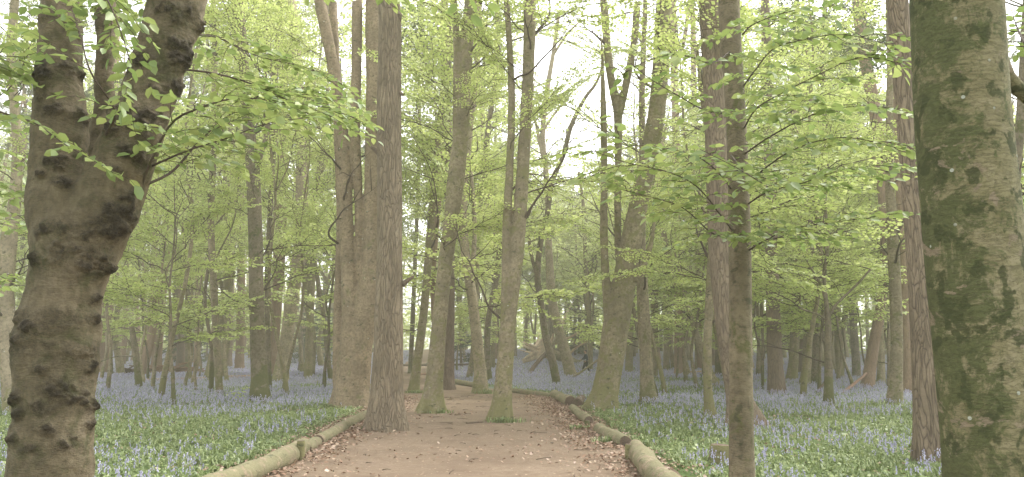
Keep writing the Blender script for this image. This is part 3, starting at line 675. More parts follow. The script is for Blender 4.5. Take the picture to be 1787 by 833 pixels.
tree('beech_tree', 'leaning mossy beech with a broad flared green foot, standing in the path', 'tree', None,
     [[(753, 721, 56), (757, 680, 34), (762, 620, 29), (769, 540, 26), (777, 460, 26), (787, 390, 27), (797, 300, 30), (806, 220, 26), (812, 120, 22), (822, 0, 22)],
      [(796, 330, 18), (796, 260, 14), (797, 160, 13), (796, 60, 12), (792, 0, 11)]], mat='beech_mossy', n=12, lo=3.8, seed=33, fl=1.6, voxel=.03)
tree('beech_tree', 'lichen spotted twin stemmed beech with a ferny green tuft at its foot in the path', 'tree', None,
     [[(872, 736, 46), (876, 700, 34), (881, 640, 29), (887, 560, 27), (899, 460, 26), (907, 380, 24), (914, 270, 22), (921, 140, 21), (925, 0, 20)],
      [(881, 600, 18), (881, 540, 16), (883, 480, 16), (884, 400, 15), (889, 300, 14), (893, 180, 13), (889, 80, 11), (884, 0, 10)]], mat='beech_mossy', n=11, lo=4.2, seed=35, fl=1.2, voxel=.025)
tree('pine_tree', 'dark brown pine in the path, its base beside a low brown edging log', 'tree', None,
     [[(783, 681, 26), (784, 620, 18), (785, 500, 17), (783, 300, 16), (779, 150, 14), (775, 0, 13)]], mat='pine_dark', leaves='pine', lo=12, n=6, top=22, seed=41)
tree('beech_tree', 'slim mossy beech in the path between the ridged pine and the flared leaning beech', 'tree', None,
     [[(722, 685, 24), (727, 640, 16), (734, 590, 15), (742, 520, 14), (750, 413, 13), (762, 270, 11), (772, 160, 10), (786, 30, 8)]], mat='beech_mossy', n=12, lo=2.6, seed=43)
tree('beech_tree', 'pale thick based beech just left of the lichen spotted twin stemmed beech', 'tree', None,
     [[(838, 687, 30), (838, 650, 23), (832, 590, 19), (824, 520, 18), (812, 440, 16), (808, 360, 14), (818, 240, 12), (832, 120, 10), (836, 0, 9)],
      [(818, 500, 10), (826, 450, 8), (828, 380, 7), (822, 300, 6)]], mat='beech_pale', n=12, lo=3.0, seed=45)
tree('beech_tree', 'dark sinuous beech curving up right between the pale based beech and the twin stem', 'tree', None,
     [[(853, 668, 16), (850, 620, 11), (852, 560, 10), (862, 510, 10), (872, 440, 10), (870, 380, 9), (848, 330, 9), (850, 240, 9), (866, 120, 8), (868, 0, 7)]], mat='beech_dark', n=12, lo=3.0, seed=47)
tree('beech_tree', 'small pale beech leaning left behind the pale based beech by the path', 'tree', None,
     [[(818, 664, 15), (824, 630, 10), (830, 570, 9), (832, 480, 8), (838, 380, 7), (842, 260, 6), (838, 120, 5)]], mat='beech', n=10, lo=2.5, top=13, seed=49)
tree('beech_tree', 'pole thin upright beech in the gap just right of the ridged pine', 'tree', None,
     [[(716, 652, 11), (720, 560, 8), (726, 420, 7), (731, 280, 7), (732, 120, 6), (735, 0, 6)]], mat='beech_dark', n=12, lo=2.5, seed=51)
tree('beech_tree', 'large mossy blotched beech leaning right behind the dark sawn log end', 'tree', None,
     [[(1050, 716, 66), (1056, 690, 50), (1064, 640, 46), (1077, 560, 46), (1090, 490, 42), (1103, 413, 37), (1116, 350, 33), (1137, 250, 31), (1148, 180, 29), (1155, 80, 29), (1160, 0, 28)],
      [(1066, 570, 22), (1061, 540, 17), (1056, 470, 15), (1054, 400, 14), (1055, 300, 12), (1053, 200, 11), (1052, 130, 7), (1050, 80, 4), (1045, 40, 2)],
      [(1086, 520, 16, .2), (1079, 440, 12, .3), (1077, 350, 12, .3), (1079, 260, 13, .3), (1078, 195, 15, .3), (1064, 126, 14, .3), (1053, 0, 13, .3)],
      [(1079, 205, 14, .3), (1096, 130, 13, .3), (1108, 60, 12, .3), (1113, 0, 12, .3)],
      [(1108, 490, 14, -.2), (1124, 462, 13, -.3), (1136, 425, 9, -.3), (1143, 385, 5, -.3)]],
     mat='beech_mossy', n=7, lo=6, keep=.45, seed=53, fl=1.0, voxel=.03)
tree('beech_tree', 'slim upright beech directly right of the large blotched leaning beech', 'tree', None,
     [[(1132, 705, 34), (1129, 660, 24), (1124, 564, 22), (1120, 480, 19), (1118, 413, 17), (1122, 300, 13), (1120, 180, 11), (1124, 60, 9), (1126, 0, 8)]], mat='beech', n=8, lo=4.5, keep=.5, seed=55)
tree('beech_tree', 'winding thin dark beech whose limb reaches up right into the bright sky gap', 'tree', None,
     [[(973, 673, 17), (964, 630, 14), (953, 590, 13), (944, 530, 12), (938, 480, 11), (944, 420, 9), (953, 385, 9), (965, 313, 9), (983, 272, 8), (996, 222, 8), (1021, 171, 6), (1040, 146, 5), (1051, 115, 4), (1056, 80, 3), (1066, 50, 2)],
      [(938, 485, 7), (926, 440, 6), (922, 400, 4)]], mat='beech_dark', n=7, lo=5.5, keep=.3, seed=57, top=13, voxel=None)
tree('beech_tree', 'pale leaning beech with a yellowish foot, where the propped pale pole starts', 'tree', None,
     [[(997, 660, 24), (988, 620, 19), (976, 579, 18), (964, 529, 16), (958, 443, 13), (957, 403, 11), (953, 300, 10), (947, 240, 9), (953, 170, 9), (966, 90, 7), (976, 20, 6)],
      [(953, 300, 7), (940, 240, 6), (932, 200, 4), (925, 150, 3)], [(966, 95, 5), (990, 60, 4), (1010, 40, 3)], [(949, 225, 5), (975, 190, 4), (1000, 160, 3)]],
     mat='beech_pale', n=8, lo=8, keep=.25, seed=59)
tree('beech_tree', 'young thin mossy beech just right of the walker', 'tree', 62,
     [[(1031, 651, 9), (1030, 600, 8), (1026, 520, 8), (1021, 440, 7), (1018, 360, 6), (1010, 300, 5)]], mat='beech_mossy', n=9, lo=3.5, top=11, seed=61, keep=.6)
# left side
tree('beech_tree', 'dark trunked beech at the left with light green leaf tufts at its foot', 'tree', None,
     [[(454, 703, 42), (453, 660, 30), (450, 600, 26), (448, 540, 25), (446, 420, 24), (441, 300, 23), (432, 200, 19), (424, 100, 17), (418, 0, 17)],
      [(448, 290, 11), (458, 262, 9), (465, 235, 8), (466, 200, 7), (462, 120, 6)]], mat='beech_dark', n=14, lo=3.4, seed=63, keep=.9)
tree('beech_tree', 'pale beige beech with a broad kinked foot left of the multi stemmed beech', 'tree', None,
     [[(488, 671, 34), (492, 640, 25), (500, 590, 23), (510, 520, 23), (524, 430, 24), (527, 330, 22), (524, 240, 20), (518, 120, 18), (508, 0, 17)]], mat='beech_pale', n=12, lo=4.5, seed=65, top=24)
tree('pine_tree', 'pinkish brown pine close behind the pale kinked beech at the left', 'tree', None,
     [[(474, 660, 22), (478, 600, 18), (484, 520, 18), (490, 413, 19), (494, 300, 18), (494, 150, 15), (490, 0, 13)]], mat='pine_red', leaves='pine', lo=15, n=6, top=26, seed=67)
tree('beech_tree', 'leaning mossy beech with an arching dark side limb between two pale fallen logs', 'tree', None,
     [[(364, 663, 20), (374, 612, 16), (388, 550, 15), (400, 489, 15), (404, 413, 13), (406, 300, 10), (400, 180, 9), (396, 60, 7)],
      [(391, 530, 9, -.5), (388, 500, 8, -1), (374, 470, 7, -1.2), (358, 420, 7, -1.2), (352, 350, 6, -1), (343, 300, 5, -1), (330, 250, 4, -1)]], mat='beech_mossy', n=11, lo=6, seed=69, top=20)
tree('pine_tree', 'reddish leaning pine whose top bends into a dead elbow shaped limb', 'tree', None,
     [[(272, 652, 22), (276, 590, 17), (284, 490, 16), (292, 400, 15), (298, 330, 13), (304, 275, 9), (300, 250, 8), (296, 238, 7)],
      [(303, 280, 7), (315, 270, 7), (338, 258, 7), (348, 236, 6)]], mat='pine_red', leaves='pine', n=0, top=14, seed=71)
tree('pine_tree', 'stout brown pine seen against the right flank of the burred beech', 'tree', 60,
     [[(178, 652, 26), (180, 600, 21), (184, 514, 20), (190, 413, 19), (196, 280, 17), (200, 120, 14), (204, 0, 12)]], mat='pine_red', leaves='pine', lo=14, n=6, top=26, seed=73)
tree('dead_tree', 'short broken snag with bare twigs in the bluebells right of the burred beech', 'dead tree', None,
     [[(243, 680, 13), (240, 650, 11), (236, 612, 11), (232, 585, 10), (229, 562, 7)], [(238, 618, 5), (226, 598, 4), (214, 585, 2)], [(234, 622, 3), (205, 622, 2), (168, 634, 1.6)], [(231, 575, 3), (212, 572, 2), (172, 578, 1.6)]], mat='beech_dark', n=0, seed=75, top=3)
tree('beech_tree', 'dark straight trunk between the leaning mossy beech and the heap of brown brash', 'tree', None,
     [[(323, 645, 20), (326, 600, 15), (332, 500, 13), (334, 400, 12), (332, 280, 11), (336, 140, 9), (330, 0, 8)]], mat='beech_dark', n=9, lo=8, seed=77, top=23)
tree('pine_tree', 'brown pine right of the leaning mossy beech in the left background', 'tree', None,
     [[(418, 647, 19), (419, 600, 15), (421, 500, 14), (420, 400, 13), (416, 200, 12), (412, 0, 10)]], mat='pine_red', leaves='pine', lo=15, n=6, top=26, seed=79)
tree('pine_tree', 'dark brown trunk just left of the brown pine in the left background', 'tree', 78,
     [[(398, 640, 18), (400, 560, 13), (403, 420, 12), (392, 250, 10), (385, 100, 9)]], mat='pine_dark', leaves='pine', lo=14, n=6, top=24, seed=81)
tree('beech_tree', 'slim pale beech with moss, between the kinked beech and the multi stemmed beech', 'tree', None,
     [[(537, 663, 16), (539, 600, 14), (543, 514, 13), (546, 413, 12), (552, 320, 11), (572, 270, 11), (590, 235, 10), (600, 190, 8)]], mat='beech_mossy', n=10, lo=4.5, seed=83, top=18)
tree('beech_tree', 'thin dark beech curving against the left side of the multi stemmed beech', 'tree', None,
     [[(578, 668, 11), (572, 620, 9), (566, 560, 8), (556, 500, 8), (548, 430, 7), (552, 330, 7), (566, 220, 6), (574, 100, 6), (570, 0, 6)]], mat='beech_dark', n=9, lo=5, seed=85, top=18)
tree('beech_tree', 'thin dark stemmed beech forking high, above the pinkish pine at the left', 'tree', 34,
     [[(470, 680, 12), (468, 600, 9), (466, 480, 8), (472, 360, 9), (478, 240, 9), (480, 160, 9), (484, 60, 7), (488, 0, 6)], [(479, 150, 6), (468, 80, 5), (462, 0, 4)]], mat='beech_dark', n=13, lo=3.4, seed=87)
tree('beech_tree', 'pale beech at the left edge leaning behind the burred beech', 'tree', 22,
     [[(30, 712, 44), (22, 660, 36), (14, 600, 33), (8, 520, 30), (14, 430, 26), (26, 350, 20), (30, 250, 16), (20, 120, 15), (26, 0, 13)]], mat='beech_pale', n=16, lo=3.0, seed=89)
# right side
tree('pine_tree', 'rough pine with spreading root flare half hidden behind the straight brown beech', 'tree', None,
     [[(1300, 745, 74), (1290, 700, 46), (1281, 650, 40), (1268, 564, 39), (1258, 440, 40), (1252, 300, 40), (1249, 200, 39), (1243, 100, 36), (1236, 0, 33)]], mat='pine', leaves='pine', lo=10, n=7, keep=.5, top=19, seed=91, fl=1.3)
tree('pine_tree', 'tall coarse barked pine just left of the moss patched beech', 'tree', None,
     [[(1626, 808, 62), (1621, 740, 50), (1614, 640, 43), (1604, 500, 35), (1596, 413, 31), (1583, 230, 31), (1573, 100, 33), (1566, 0, 35)]], mat='pine', leaves='pine', lo=8.5, n=4, keep=.4, top=14, seed=93, fl=1.0)
tree('beech_tree', 'thin mossy beech with a bent foot, alone just left of the straight brown beech', 'tree', None,
     [[(1240, 730, 24), (1236, 690, 16), (1234, 620, 15), (1237, 540, 14), (1240, 470, 13), (1246, 380, 10), (1240, 280, 8), (1226, 180, 7), (1216, 80, 6)]], mat='beech_mossy', n=14, lo=2.9, seed=95, top=14)
tree('beech_tree', 'pale beech arching steeply to the left behind the thin bent foot beech', 'tree', None,
     [[(1250, 676, 22), (1240, 655, 15), (1226, 615, 13), (1204, 555, 13), (1184, 500, 12), (1168, 453, 12), (1156, 400, 11), (1150, 320, 9), (1160, 220, 8)]], mat='beech_pale', n=9, lo=5, keep=.7, seed=97, top=15)
tree('pine_tree', 'brick red pine standing in bluebells left of the arching pale beech', 'tree', None,
     [[(1186, 656, 20), (1185, 610, 17), (1184, 520, 15), (1182, 413, 14), (1180, 250, 13), (1176, 100, 12), (1174, 0, 10)]], mat='pine_red', leaves='pine', lo=15, n=5, keep=.5, top=25, seed=99)
tree('beech_tree', 'slim brown trunk close left of the brick red pine', 'tree', None,
     [[(1163, 649, 15), (1163, 600, 11), (1162, 500, 10), (1160, 400, 9), (1150, 300, 8)]], mat='beech', n=8, lo=6, keep=.6, top=16, seed=101)
tree('pine_tree', 'reddish brown trunk between the arching pale beech and the thin bent foot beech', 'tree', 66,
     [[(1219, 646, 16), (1219, 600, 13), (1220, 500, 12), (1218, 413, 11), (1212, 200, 10), (1206, 0, 9)]], mat='pine_red', leaves='pine', lo=14, n=5, keep=.6, top=25, seed=103)
tree('beech_tree', 'dark trunk seen between the thin bent foot beech and the root flared pine', 'tree', None,
     [[(1256, 657, 19), (1256, 600, 15), (1254, 500, 14), (1250, 400, 12), (1246, 250, 10)]], mat='beech_dark', n=8, lo=7, top=18, seed=105)
tree('beech_tree', 'pale thin trunk close behind the slim upright beech, right of the large blotched one', 'tree', None,
     [[(1141, 662, 16), (1142, 600, 13), (1143, 500, 12), (1146, 413, 11), (1152, 300, 9)]], mat='beech', n=6, lo=8, keep=.4, top=16, seed=107)
tree('beech_tree', 'short looking mossy trunk framed between the blotched beech and the slim upright beech', 'tree', None,
     [[(1098, 653, 16), (1098, 610, 13), (1100, 540, 12), (1106, 460, 11), (1110, 380, 9)]], mat='beech_mossy', n=6, lo=7, keep=.4, top=15, seed=109)
tree('pine_tree', 'thick brown pine in bluebells, first big trunk right of the straight brown beech', 'tree', None,
     [[(1356, 690, 34), (1354, 650, 27), (1351, 600, 25), (1348, 490, 23), (1345, 380, 21), (1342, 240, 18), (1338, 100, 16), (1335, 0, 14)]], mat='pine_dark', leaves='pine', lo=12, n=6, top=22, seed=111)
tree('beech_tree', 'thin pole like sapling trunk between the straight brown beech and the thick brown pine', 'tree', None,
     [[(1331, 684, 6), (1331, 600, 5), (1328, 500, 5), (1330, 420, 4), (1334, 340, 3)]], mat='beech_dark', n=9, lo=3, top=9, seed=113)
tree('beech_tree', 'beech with a bright yellow mossy foot right of the thick brown pine', 'tree', None,
     [[(1381, 668, 24), (1385, 630, 17), (1388, 560, 16), (1391, 480, 15), (1392, 400, 13), (1388, 250, 11), (1392, 100, 10), (1390, 0, 9)]], mat='beech_mossy', n=12, lo=4.5, seed=115, top=20)
tree('beech_tree', 'left one of a pair of close mossy trunks in the right middle distance', 'tree', None,
     [[(1404, 676, 22), (1408, 630, 16), (1411, 560, 15), (1413, 480, 14), (1412, 380, 12), (1404, 220, 10), (1408, 80, 9)]], mat='beech', n=12, lo=4, seed=117, top=19)
tree('beech_tree', 'right one of a pair of close mossy trunks in the right middle distance', 'tree', None,
     [[(1422, 674, 18), (1423, 630, 13), (1425, 560, 12), (1426, 480, 12), (1430, 380, 11), (1440, 260, 9), (1436, 120, 8), (1440, 0, 7)]], mat='beech_dark', n=12, lo=4, seed=119, top=19)
tree('beech_tree', 'small slender beech whose stem divides low into wiry crooked branches at the right', 'tree', None,
     [[(1446, 711, 20), (1446, 670, 15), (1445, 600, 12), (1445, 560, 11), (1441, 520, 7), (1438, 480, 6), (1446, 420, 5), (1440, 360, 5), (1446, 280, 4)],
      [(1446, 555, 6), (1455, 535, 5), (1476, 515, 4), (1500, 492, 4), (1520, 470, 3)], [(1441, 525, 5), (1430, 495, 4), (1416, 470, 3), (1400, 440, 3)], [(1445, 560, 4), (1425, 548, 3), (1400, 540, 3), (1380, 525, 2)]],
     mat='beech_dark', n=14, lo=2.9, hi=10, seed=121, top=11)
tree('beech_tree', 'leafy shooted slim beech just right of the small wiry branched beech', 'tree', None,
     [[(1467, 663, 16), (1464, 620, 12), (1461, 560, 11), (1460, 480, 10), (1468, 380, 9), (1476, 240, 8), (1470, 100, 7)]], mat='beech_mossy', n=12, lo=3, seed=123, top=17)
tree('pine_tree', 'smooth greyish pink pine slightly leaning left in the right middle distance', 'tree', None,
     [[(1496, 661, 17), (1493, 620, 14), (1489, 560, 13), (1488, 480, 12), (1488, 380, 11), (1484, 200, 10), (1480, 60, 9)]], mat='beech_grey', leaves='pine', lo=13, n=5, top=22, seed=125)
tree('beech_tree', 'sinuous trunk with mossy leaning foot that climbs right then twists up red brown', 'tree', None,
     [[(1514, 679, 27), (1519, 640, 20), (1527, 590, 18), (1536, 540, 16), (1543, 470, 16), (1545, 400, 18), (1540, 310, 20), (1530, 215, 20), (1515, 130, 21), (1504, 60, 21), (1497, 0, 20)]], mat='pine_red', leaves='beech', n=8, lo=5, seed=127, top=17, keep=.8)
tree('beech_tree', 'smooth pale grey beech with a dark mossy collar round its foot', 'tree', None,
     [[(1561, 708, 32), (1563, 670, 24), (1565, 600, 20), (1562, 500, 20), (1558, 413, 20), (1553, 330, 15), (1552, 220, 12), (1553, 100, 10), (1550, 0, 9)]], mat='beech', n=12, lo=4.2, seed=129, top=17)
tree('pine_tree', 'pinkish pine squeezed between the grey collared beech and the reddish edge pine', 'tree', None,
     [[(1586, 690, 28), (1584, 640, 20), (1581, 560, 19), (1577, 470, 18), (1572, 350, 16), (1566, 200, 14), (1560, 60, 12)]], mat='pine_red', leaves='pine', lo=11, n=5, top=21, seed=131)
tree('beech_tree', 'pale trunk seen between the sinuous trunk and the grey collared beech', 'tree', None,
     [[(1538, 671, 16), (1537, 620, 13), (1536, 560, 12), (1538, 470, 11), (1530, 340, 9), (1524, 200, 8)]], mat='beech_pale', n=8, lo=5, seed=133, top=17)
tree('beech_tree', 'narrow stem touching the left side of the grey collared beech', 'tree', None,
     [[(1551, 680, 9), (1552, 640, 7), (1551, 560, 7), (1549, 480, 6), (1546, 400, 5)]], mat='beech', n=8, lo=4, top=13, seed=135)
tree('beech_tree', 'leaning slender beech showing in the strip right of the moss patched beech', 'tree', 15,
     [[(1750, 762, 30), (1755, 640, 20), (1763, 460, 18), (1770, 340, 16), (1780, 220, 15), (1788, 80, 13), (1792, 0, 12)]], mat='beech_dark', n=9, lo=2.8, seed=137, top=12, azr=(-60, 120))
tree('beech_tree', 'tall forked beech just left of the dark trunk with leaf tufts at its foot', 'tree', 30,
     [[(384, 688, 15), (378, 600, 12), (372, 480, 12), (368, 380, 11), (372, 280, 11), (374, 180, 10), (375, 80, 9), (372, 0, 9)], [(374, 120, 5), (364, 90, 4), (352, 74, 3)]], mat='beech', n=13, lo=4.2, seed=139, keep=.8)
tree('beech_tree', 'reddish trunk rising behind the fork of the leaning mossy beech in the path', 'tree', 36,
     [[(764, 676, 15), (760, 600, 11), (756, 480, 10), (764, 360, 11), (776, 240, 10), (782, 120, 9), (790, 0, 8)]], mat='pine_red', n=9, lo=4.5, seed=141, top=18)


# ------------------------------------------------------------------ background wood
def proto(seed, h, r0, lod, n, lo, hi, mat, lmat, keep=1.0, sc=1.0, forks=0, lean=0.04, evergreen=False):
    rg = np.random.default_rng(seed); tb, tw, lv = MB(), MB(), MB(); lines = []
    k = 9; z = np.linspace(0, h, k); dx, dy = rg.normal(0, lean, 2)
    pts = np.stack([dx * z + np.cumsum(rg.normal(0, 0.012 * h, k)), dy * z + np.cumsum(rg.normal(0, 0.012 * h, k)), z], -1); pts -= pts[0] * np.array((1, 1, 0))
    rr = r0 * (1 - 0.8 * (z / h) ** 1.2); rr[0] *= 1.45
    sp = spline(np.c_[pts, rr], 26); sp[0, 2] = -0.4; lines.append(sp)
    for q in range(forks):
        i0 = int(26 * rg.uniform(0.25, 0.6)); p = sp[i0]; a = rg.uniform(0, 6.28); L_ = h * 0.5; u_ = np.linspace(0, 1, 8)
        fx = np.stack([p[0] + np.cos(a) * L_ * 0.25 * u_ ** 0.7, p[1] + np.sin(a) * L_ * 0.25 * u_ ** 0.7, p[2] + L_ * u_, p[3] * 0.6 * (1 - 0.8 * u_)], -1); fx[1:-1, :2] += rg.normal(0, 0.15, (6, 2)); lines.append(spline(fx, 16))
    for sp_ in lines: tb.tube(sp_[:, :3], np.maximum(sp_[:, 3], 0.012), 10, True)
    for q in range(n):
        l_ = lines[0] if q % 3 == 0 or len(lines) == 1 else lines[rg.integers(1, len(lines))]
        zz = lo + (hi - lo) * (q + rg.random()) / n
        if zz < l_[0, 2] or zz > l_[-1, 2]: l_ = lines[0]
        i0 = np.argmin(abs(l_[:, 2] - zz)); f_ = 1.0 - 0.72 * (zz / h) if evergreen else 1.0
        put_bough(tw, lv, BO[lod][rg.integers(0, 6)], l_[i0, :3], rg.uniform(0, 6.28), R(rg.uniform(-30, -8)) if evergreen else R(rg.uniform(-2, 14) if zz < 5 else rg.uniform(5, 48)), sc * f_ * rg.uniform(0.65, 1.2), R(rg.uniform(-12, 12)), keep, rg)
    return (mesh('trunk', *tb.arrays(), mat), mesh('crown', *lv.arrays(), lmat, False), mesh('branches', *tw.arrays(), M['twig']))
def plant_tree(name, pr, x, y, rz, sc, label, cat, group=None):
    e = bpy.data.objects.new(name, None); COL.objects.link(e); e.location = (x, y, float(gz(x, y))); e.rotation_euler = (0, 0, rz); e.scale = (sc, sc, sc)
    tag(e, label, cat, group)
    for nm, me in zip(('trunk', 'crown', 'branches'), pr): obj(nm, me, e)
    return e
def px_of(x, y): return CX + F * x / (y * math.cos(PITCH))
taken = [(e.location.x, e.location.y) for e, D in ALLTREES]
def clear(x, y, m): return all((x - a) ** 2 + (y - b) ** 2 > m * m for a, b in taken)
far_beech = [proto(500 + k, 22 + 1.2 * (k % 4), 0.20 + 0.025 * (k % 3), 'far', 21, 6 + (k % 3) * 1.5, 21.5, M[('beech', 'beech_mossy', 'beech_dark', 'beech_pale')[k % 4]], M['leaf_far'], forks=k % 3) for k in range(8)]
far_pine = [proto(540 + k, 25, 0.26, 'far', 12, 15, 24.5, M[('pine_red', 'pine_dark', 'pine_red')[k % 3]], M['leaf_pine'], sc=0.75, lean=0.02) for k in range(4)]
pole_beech = [proto(620 + k, 19, 0.12, 'far', 9, 10, 18.5, M[('beech_pale', 'beech', 'beech_grey', 'beech_pale')[k]], M['leaf_far'], keep=0.8, sc=.8, forks=k % 2) for k in range(4)]
gap_beech = [proto(560 + k, 13 + k % 3, 0.13, 'far', 18, 2.5, 12.5, M[('beech', 'beech_pale')[k % 2]], M['leaf_far'], keep=0.5, forks=2) for k in range(4)]
pole_near = [proto(660 + k, 12 + k, 0.075, 'low', 8, 5, 12, M[('beech_pale', 'beech', 'beech_dark', 'beech_mossy')[k]], M['leaf'], keep=0.7, sc=.6, forks=2, lean=0.05) for k in range(4)]
saplings = [proto(580 + k, 7.5 + 1.3 * (k % 4), 0.055 + 0.01 * (k % 3), 'low', 15, 2.0, 7.4, M[('beech', 'beech_dark')[k % 2]], M['leaf'], sc=0.75, forks=k % 2, lean=0.07) for k in range(6)]
rb = random.Random(4); nB = 0; tries = 0
while nB < 235 and tries < 6000:
    tries += 1
    y = 46 + 74 * rb.random() ** 0.8; px = rb.uniform(-60, 1850)
    if rb.random() < 0.10: px = rb.uniform(925, 1135); y = rb.uniform(78, 120)
    x = (px - CX) / F * y * math.cos(PITCH)
    if on_path(x, y, 1.0) or not clear(x, y, 2.0): continue
    if 985 < px < 1050 and y < 66: continue
    gap = 925 < px < 1135
    if gap and y < 62: continue
    if 895 < px < 1010 and y < 84: continue
    taken.append((x, y)); nB += 1; k = rb.randrange(8); pole_ = rb.random() < 0.3
    pinish = rb.random() < (0.66 if px < 560 else 0.28)
    if gap and y > 78: plant_tree('beech_tree', far_beech[k], x, y, rb.uniform(0, 6.28), min(1.05, 0.245 * y / 23) * rb.uniform(0.7, 1.0), 'hazy far beech filling the lower part of the bright gap', 'tree', 'hazy far beeches below the bright gap')
    elif gap: plant_tree('beech_tree', gap_beech[k % 4], x, y, rb.uniform(0, 6.28), rb.uniform(0.8, 1.05), 'small pale beech in the hazy bright gap behind the walker', 'tree', 'small far beeches in the bright gap')
    elif pole_: plant_tree('beech_tree', pole_beech[k % 4], x, y, rb.uniform(0, 6.28), rb.uniform(0.85, 1.15), 'far slim bare stemmed beech, leafy only high up, one of many in the wood', 'tree', 'far slim beeches deep in the wood')
    elif pinish: plant_tree('pine_tree', far_pine[k % 4], x, y, rb.uniform(0, 6.28), rb.uniform(0.85, 1.15), 'far straight pine stem, bare below, one of many in the depth of the wood', 'tree', 'far pines deep in the wood')
    else: plant_tree('beech_tree', far_beech[k], x, y, rb.uniform(0, 6.28), rb.uniform(0.8, 1.15), 'far beech in fresh pale green leaf, one of many in the depth of the wood', 'tree', 'far beeches deep in the wood')
nS = 0; tries = 0
while nS < 46 and tries < 4000:
    tries += 1
    y = 23 + 45 * rb.random(); px = rb.uniform(-40, 1830); x = (px - CX) / F * y * math.cos(PITCH)
    if on_path(x, y, 1.2) or not clear(x, y, 1.2): continue
    if 880 < px < 1120: continue
    if px < 560 and rb.random() < 0.6: continue
    taken.append((x, y)); nS += 1
    plant_tree('beech_sapling', saplings[rb.randrange(6)], x, y, rb.uniform(0, 6.28), rb.uniform(0.7, 1.15), 'young thin beech in bright new leaf growing below the taller trees', 'sapling', 'young beeches of the understorey')
nP = 0; tries = 0
while nP < 34 and tries < 3000:
    tries += 1
    y = 27 + 30 * rb.random(); px = rb.uniform(170, 1600); x = (px - CX) / F * y * math.cos(PITCH)
    if on_path(x, y, 1.2) or not clear(x, y, 1.4) or 560 < px < 1120: continue
    taken.append((x, y)); nP += 1
    plant_tree('beech_tree', pole_near[rb.randrange(4)], x, y, rb.uniform(0, 6.28), rb.uniform(0.8, 1.15), 'thin crooked young beech stem, bare below, among the nearer trees', 'tree', 'thin crooked beech stems of the middle distance')
evg = [proto(600 + k, 9 + 2 * k, 0.14, 'far', 34, 0.7, 8.6 + 2 * k, M['pine_dark'], M['leaf_dark'], sc=0.85, evergreen=True) for k in range(3)]
for k, (px, y, s_, lb) in enumerate(((312, 84, 0.95, 'dark evergreen in the left background behind the reddish leaning pine'), (360, 92, 0.8, 'dark evergreen behind the leaning mossy beech with the arching limb'),
        (806, 70, 0.75, 'dark evergreen just right of the dark brown pine in the path'), (556, 88, 1.15, 'dull green evergreen left of the multi stemmed beech'), (1004, 96, .9, 'grey green evergreen in the hazy background above the walker'), (1610, 95, 0.9, 'dark evergreen far behind the reddish pine at the right'))):
    x = (px - CX) / F * y * math.cos(PITCH); plant_tree('evergreen_tree', evg[k % 3], x, y, k, s_, lb, 'evergreen')
# far-off wood that reads as one mass
tb, lv = MB(), MB(); rg = np.random.default_rng(77)
n = 60000; th = rg.uniform(-0.72, 0.72, n); rd = rg.uniform(122, 176, n); X = np.sin(th) * rd; Y = np.cos(th) * rd; pxs = CX + F * np.tan(th)
hm = np.where((pxs > 900) & (pxs < 1150), 19.0, 20.0) * (0.75 + 0.35 * fbm(np.stack([th * 14, rd * 0.05, th * 0], -1), 2))
Z = gz(X, Y) + 0.4 + hm * rg.random(n) ** 0.85
cl = fbm(np.stack([X * 0.25, Y * 0.25, Z * 0.6], -1), 2); kk = ((cl > -0.18) | (Z - gz(X, Y) < 3.5)) & ~(on_path(X, Y, 1.0) & (Y < 150) & (Z - gz(X, Y) < 2.5)); X, Y, Z = X[kk], Y[kk], Z[kk]; n = len(X)
az = rg.uniform(0, 6.28, n)
v, f = leaf_geo(np.stack([X, Y, Z], -1), np.stack([np.cos(az), np.sin(az), rg.normal(0, 0.25, n)], -1), np.stack([rg.normal(0, .4, n), rg.normal(0, .4, n), np.ones(n)], -1), rg.uniform(0.35, 0.95, n), 1)
lv.add(v, f)
n = 34000; th = rg.uniform(-0.72, 0.72, n); rd = rg.uniform(116, 178, n); X = np.sin(th) * rd; Y = np.cos(th) * rd; Z = gz(X, Y) + 0.2 + 6.5 * rg.random(n) ** 1.2; kk = ~(on_path(X, Y, 1.0) & (Y < 150) & (Z - gz(X, Y) < 2.2)); X, Y, Z = X[kk], Y[kk], Z[kk]; n = len(X); az = rg.uniform(0, 6.28, n)
lv.add(*leaf_geo(np.stack([X, Y, Z], -1), np.stack([np.cos(az), np.sin(az), rg.normal(0, 0.4, n)], -1), np.stack([rg.normal(0, .8, n), rg.normal(0, .8, n), np.ones(n)], -1), rg.uniform(0.5, 1.1, n), 1))
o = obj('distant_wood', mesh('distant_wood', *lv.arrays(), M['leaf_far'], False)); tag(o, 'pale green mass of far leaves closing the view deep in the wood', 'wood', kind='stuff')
for q in range(260):
    t_ = rg.uniform(-0.7, 0.7); d_ = rg.uniform(120, 172); x, y = math.sin(t_) * d_, math.cos(t_) * d_
    if on_path(x, y, 2): continue
    p_ = CX + F * math.tan(t_); h = 11 if 900 < p_ < 1150 else 21; g0 = float(gz(x, y)); le = rg.normal(0, 0.5)
    tb.tube(np.array([(x, y, g0 - 0.4), (x + le, y, g0 + h * 0.5), (x + le * 2.5, y, g0 + h)]), (0.27, 0.2, 0.07), 6, False)
o2 = obj('distant_trunks', mesh('distant_trunks', *tb.arrays(), M['beech'])); tag(o2, 'thin far trunks merging into the pale green distance', 'wood', kind='stuff')

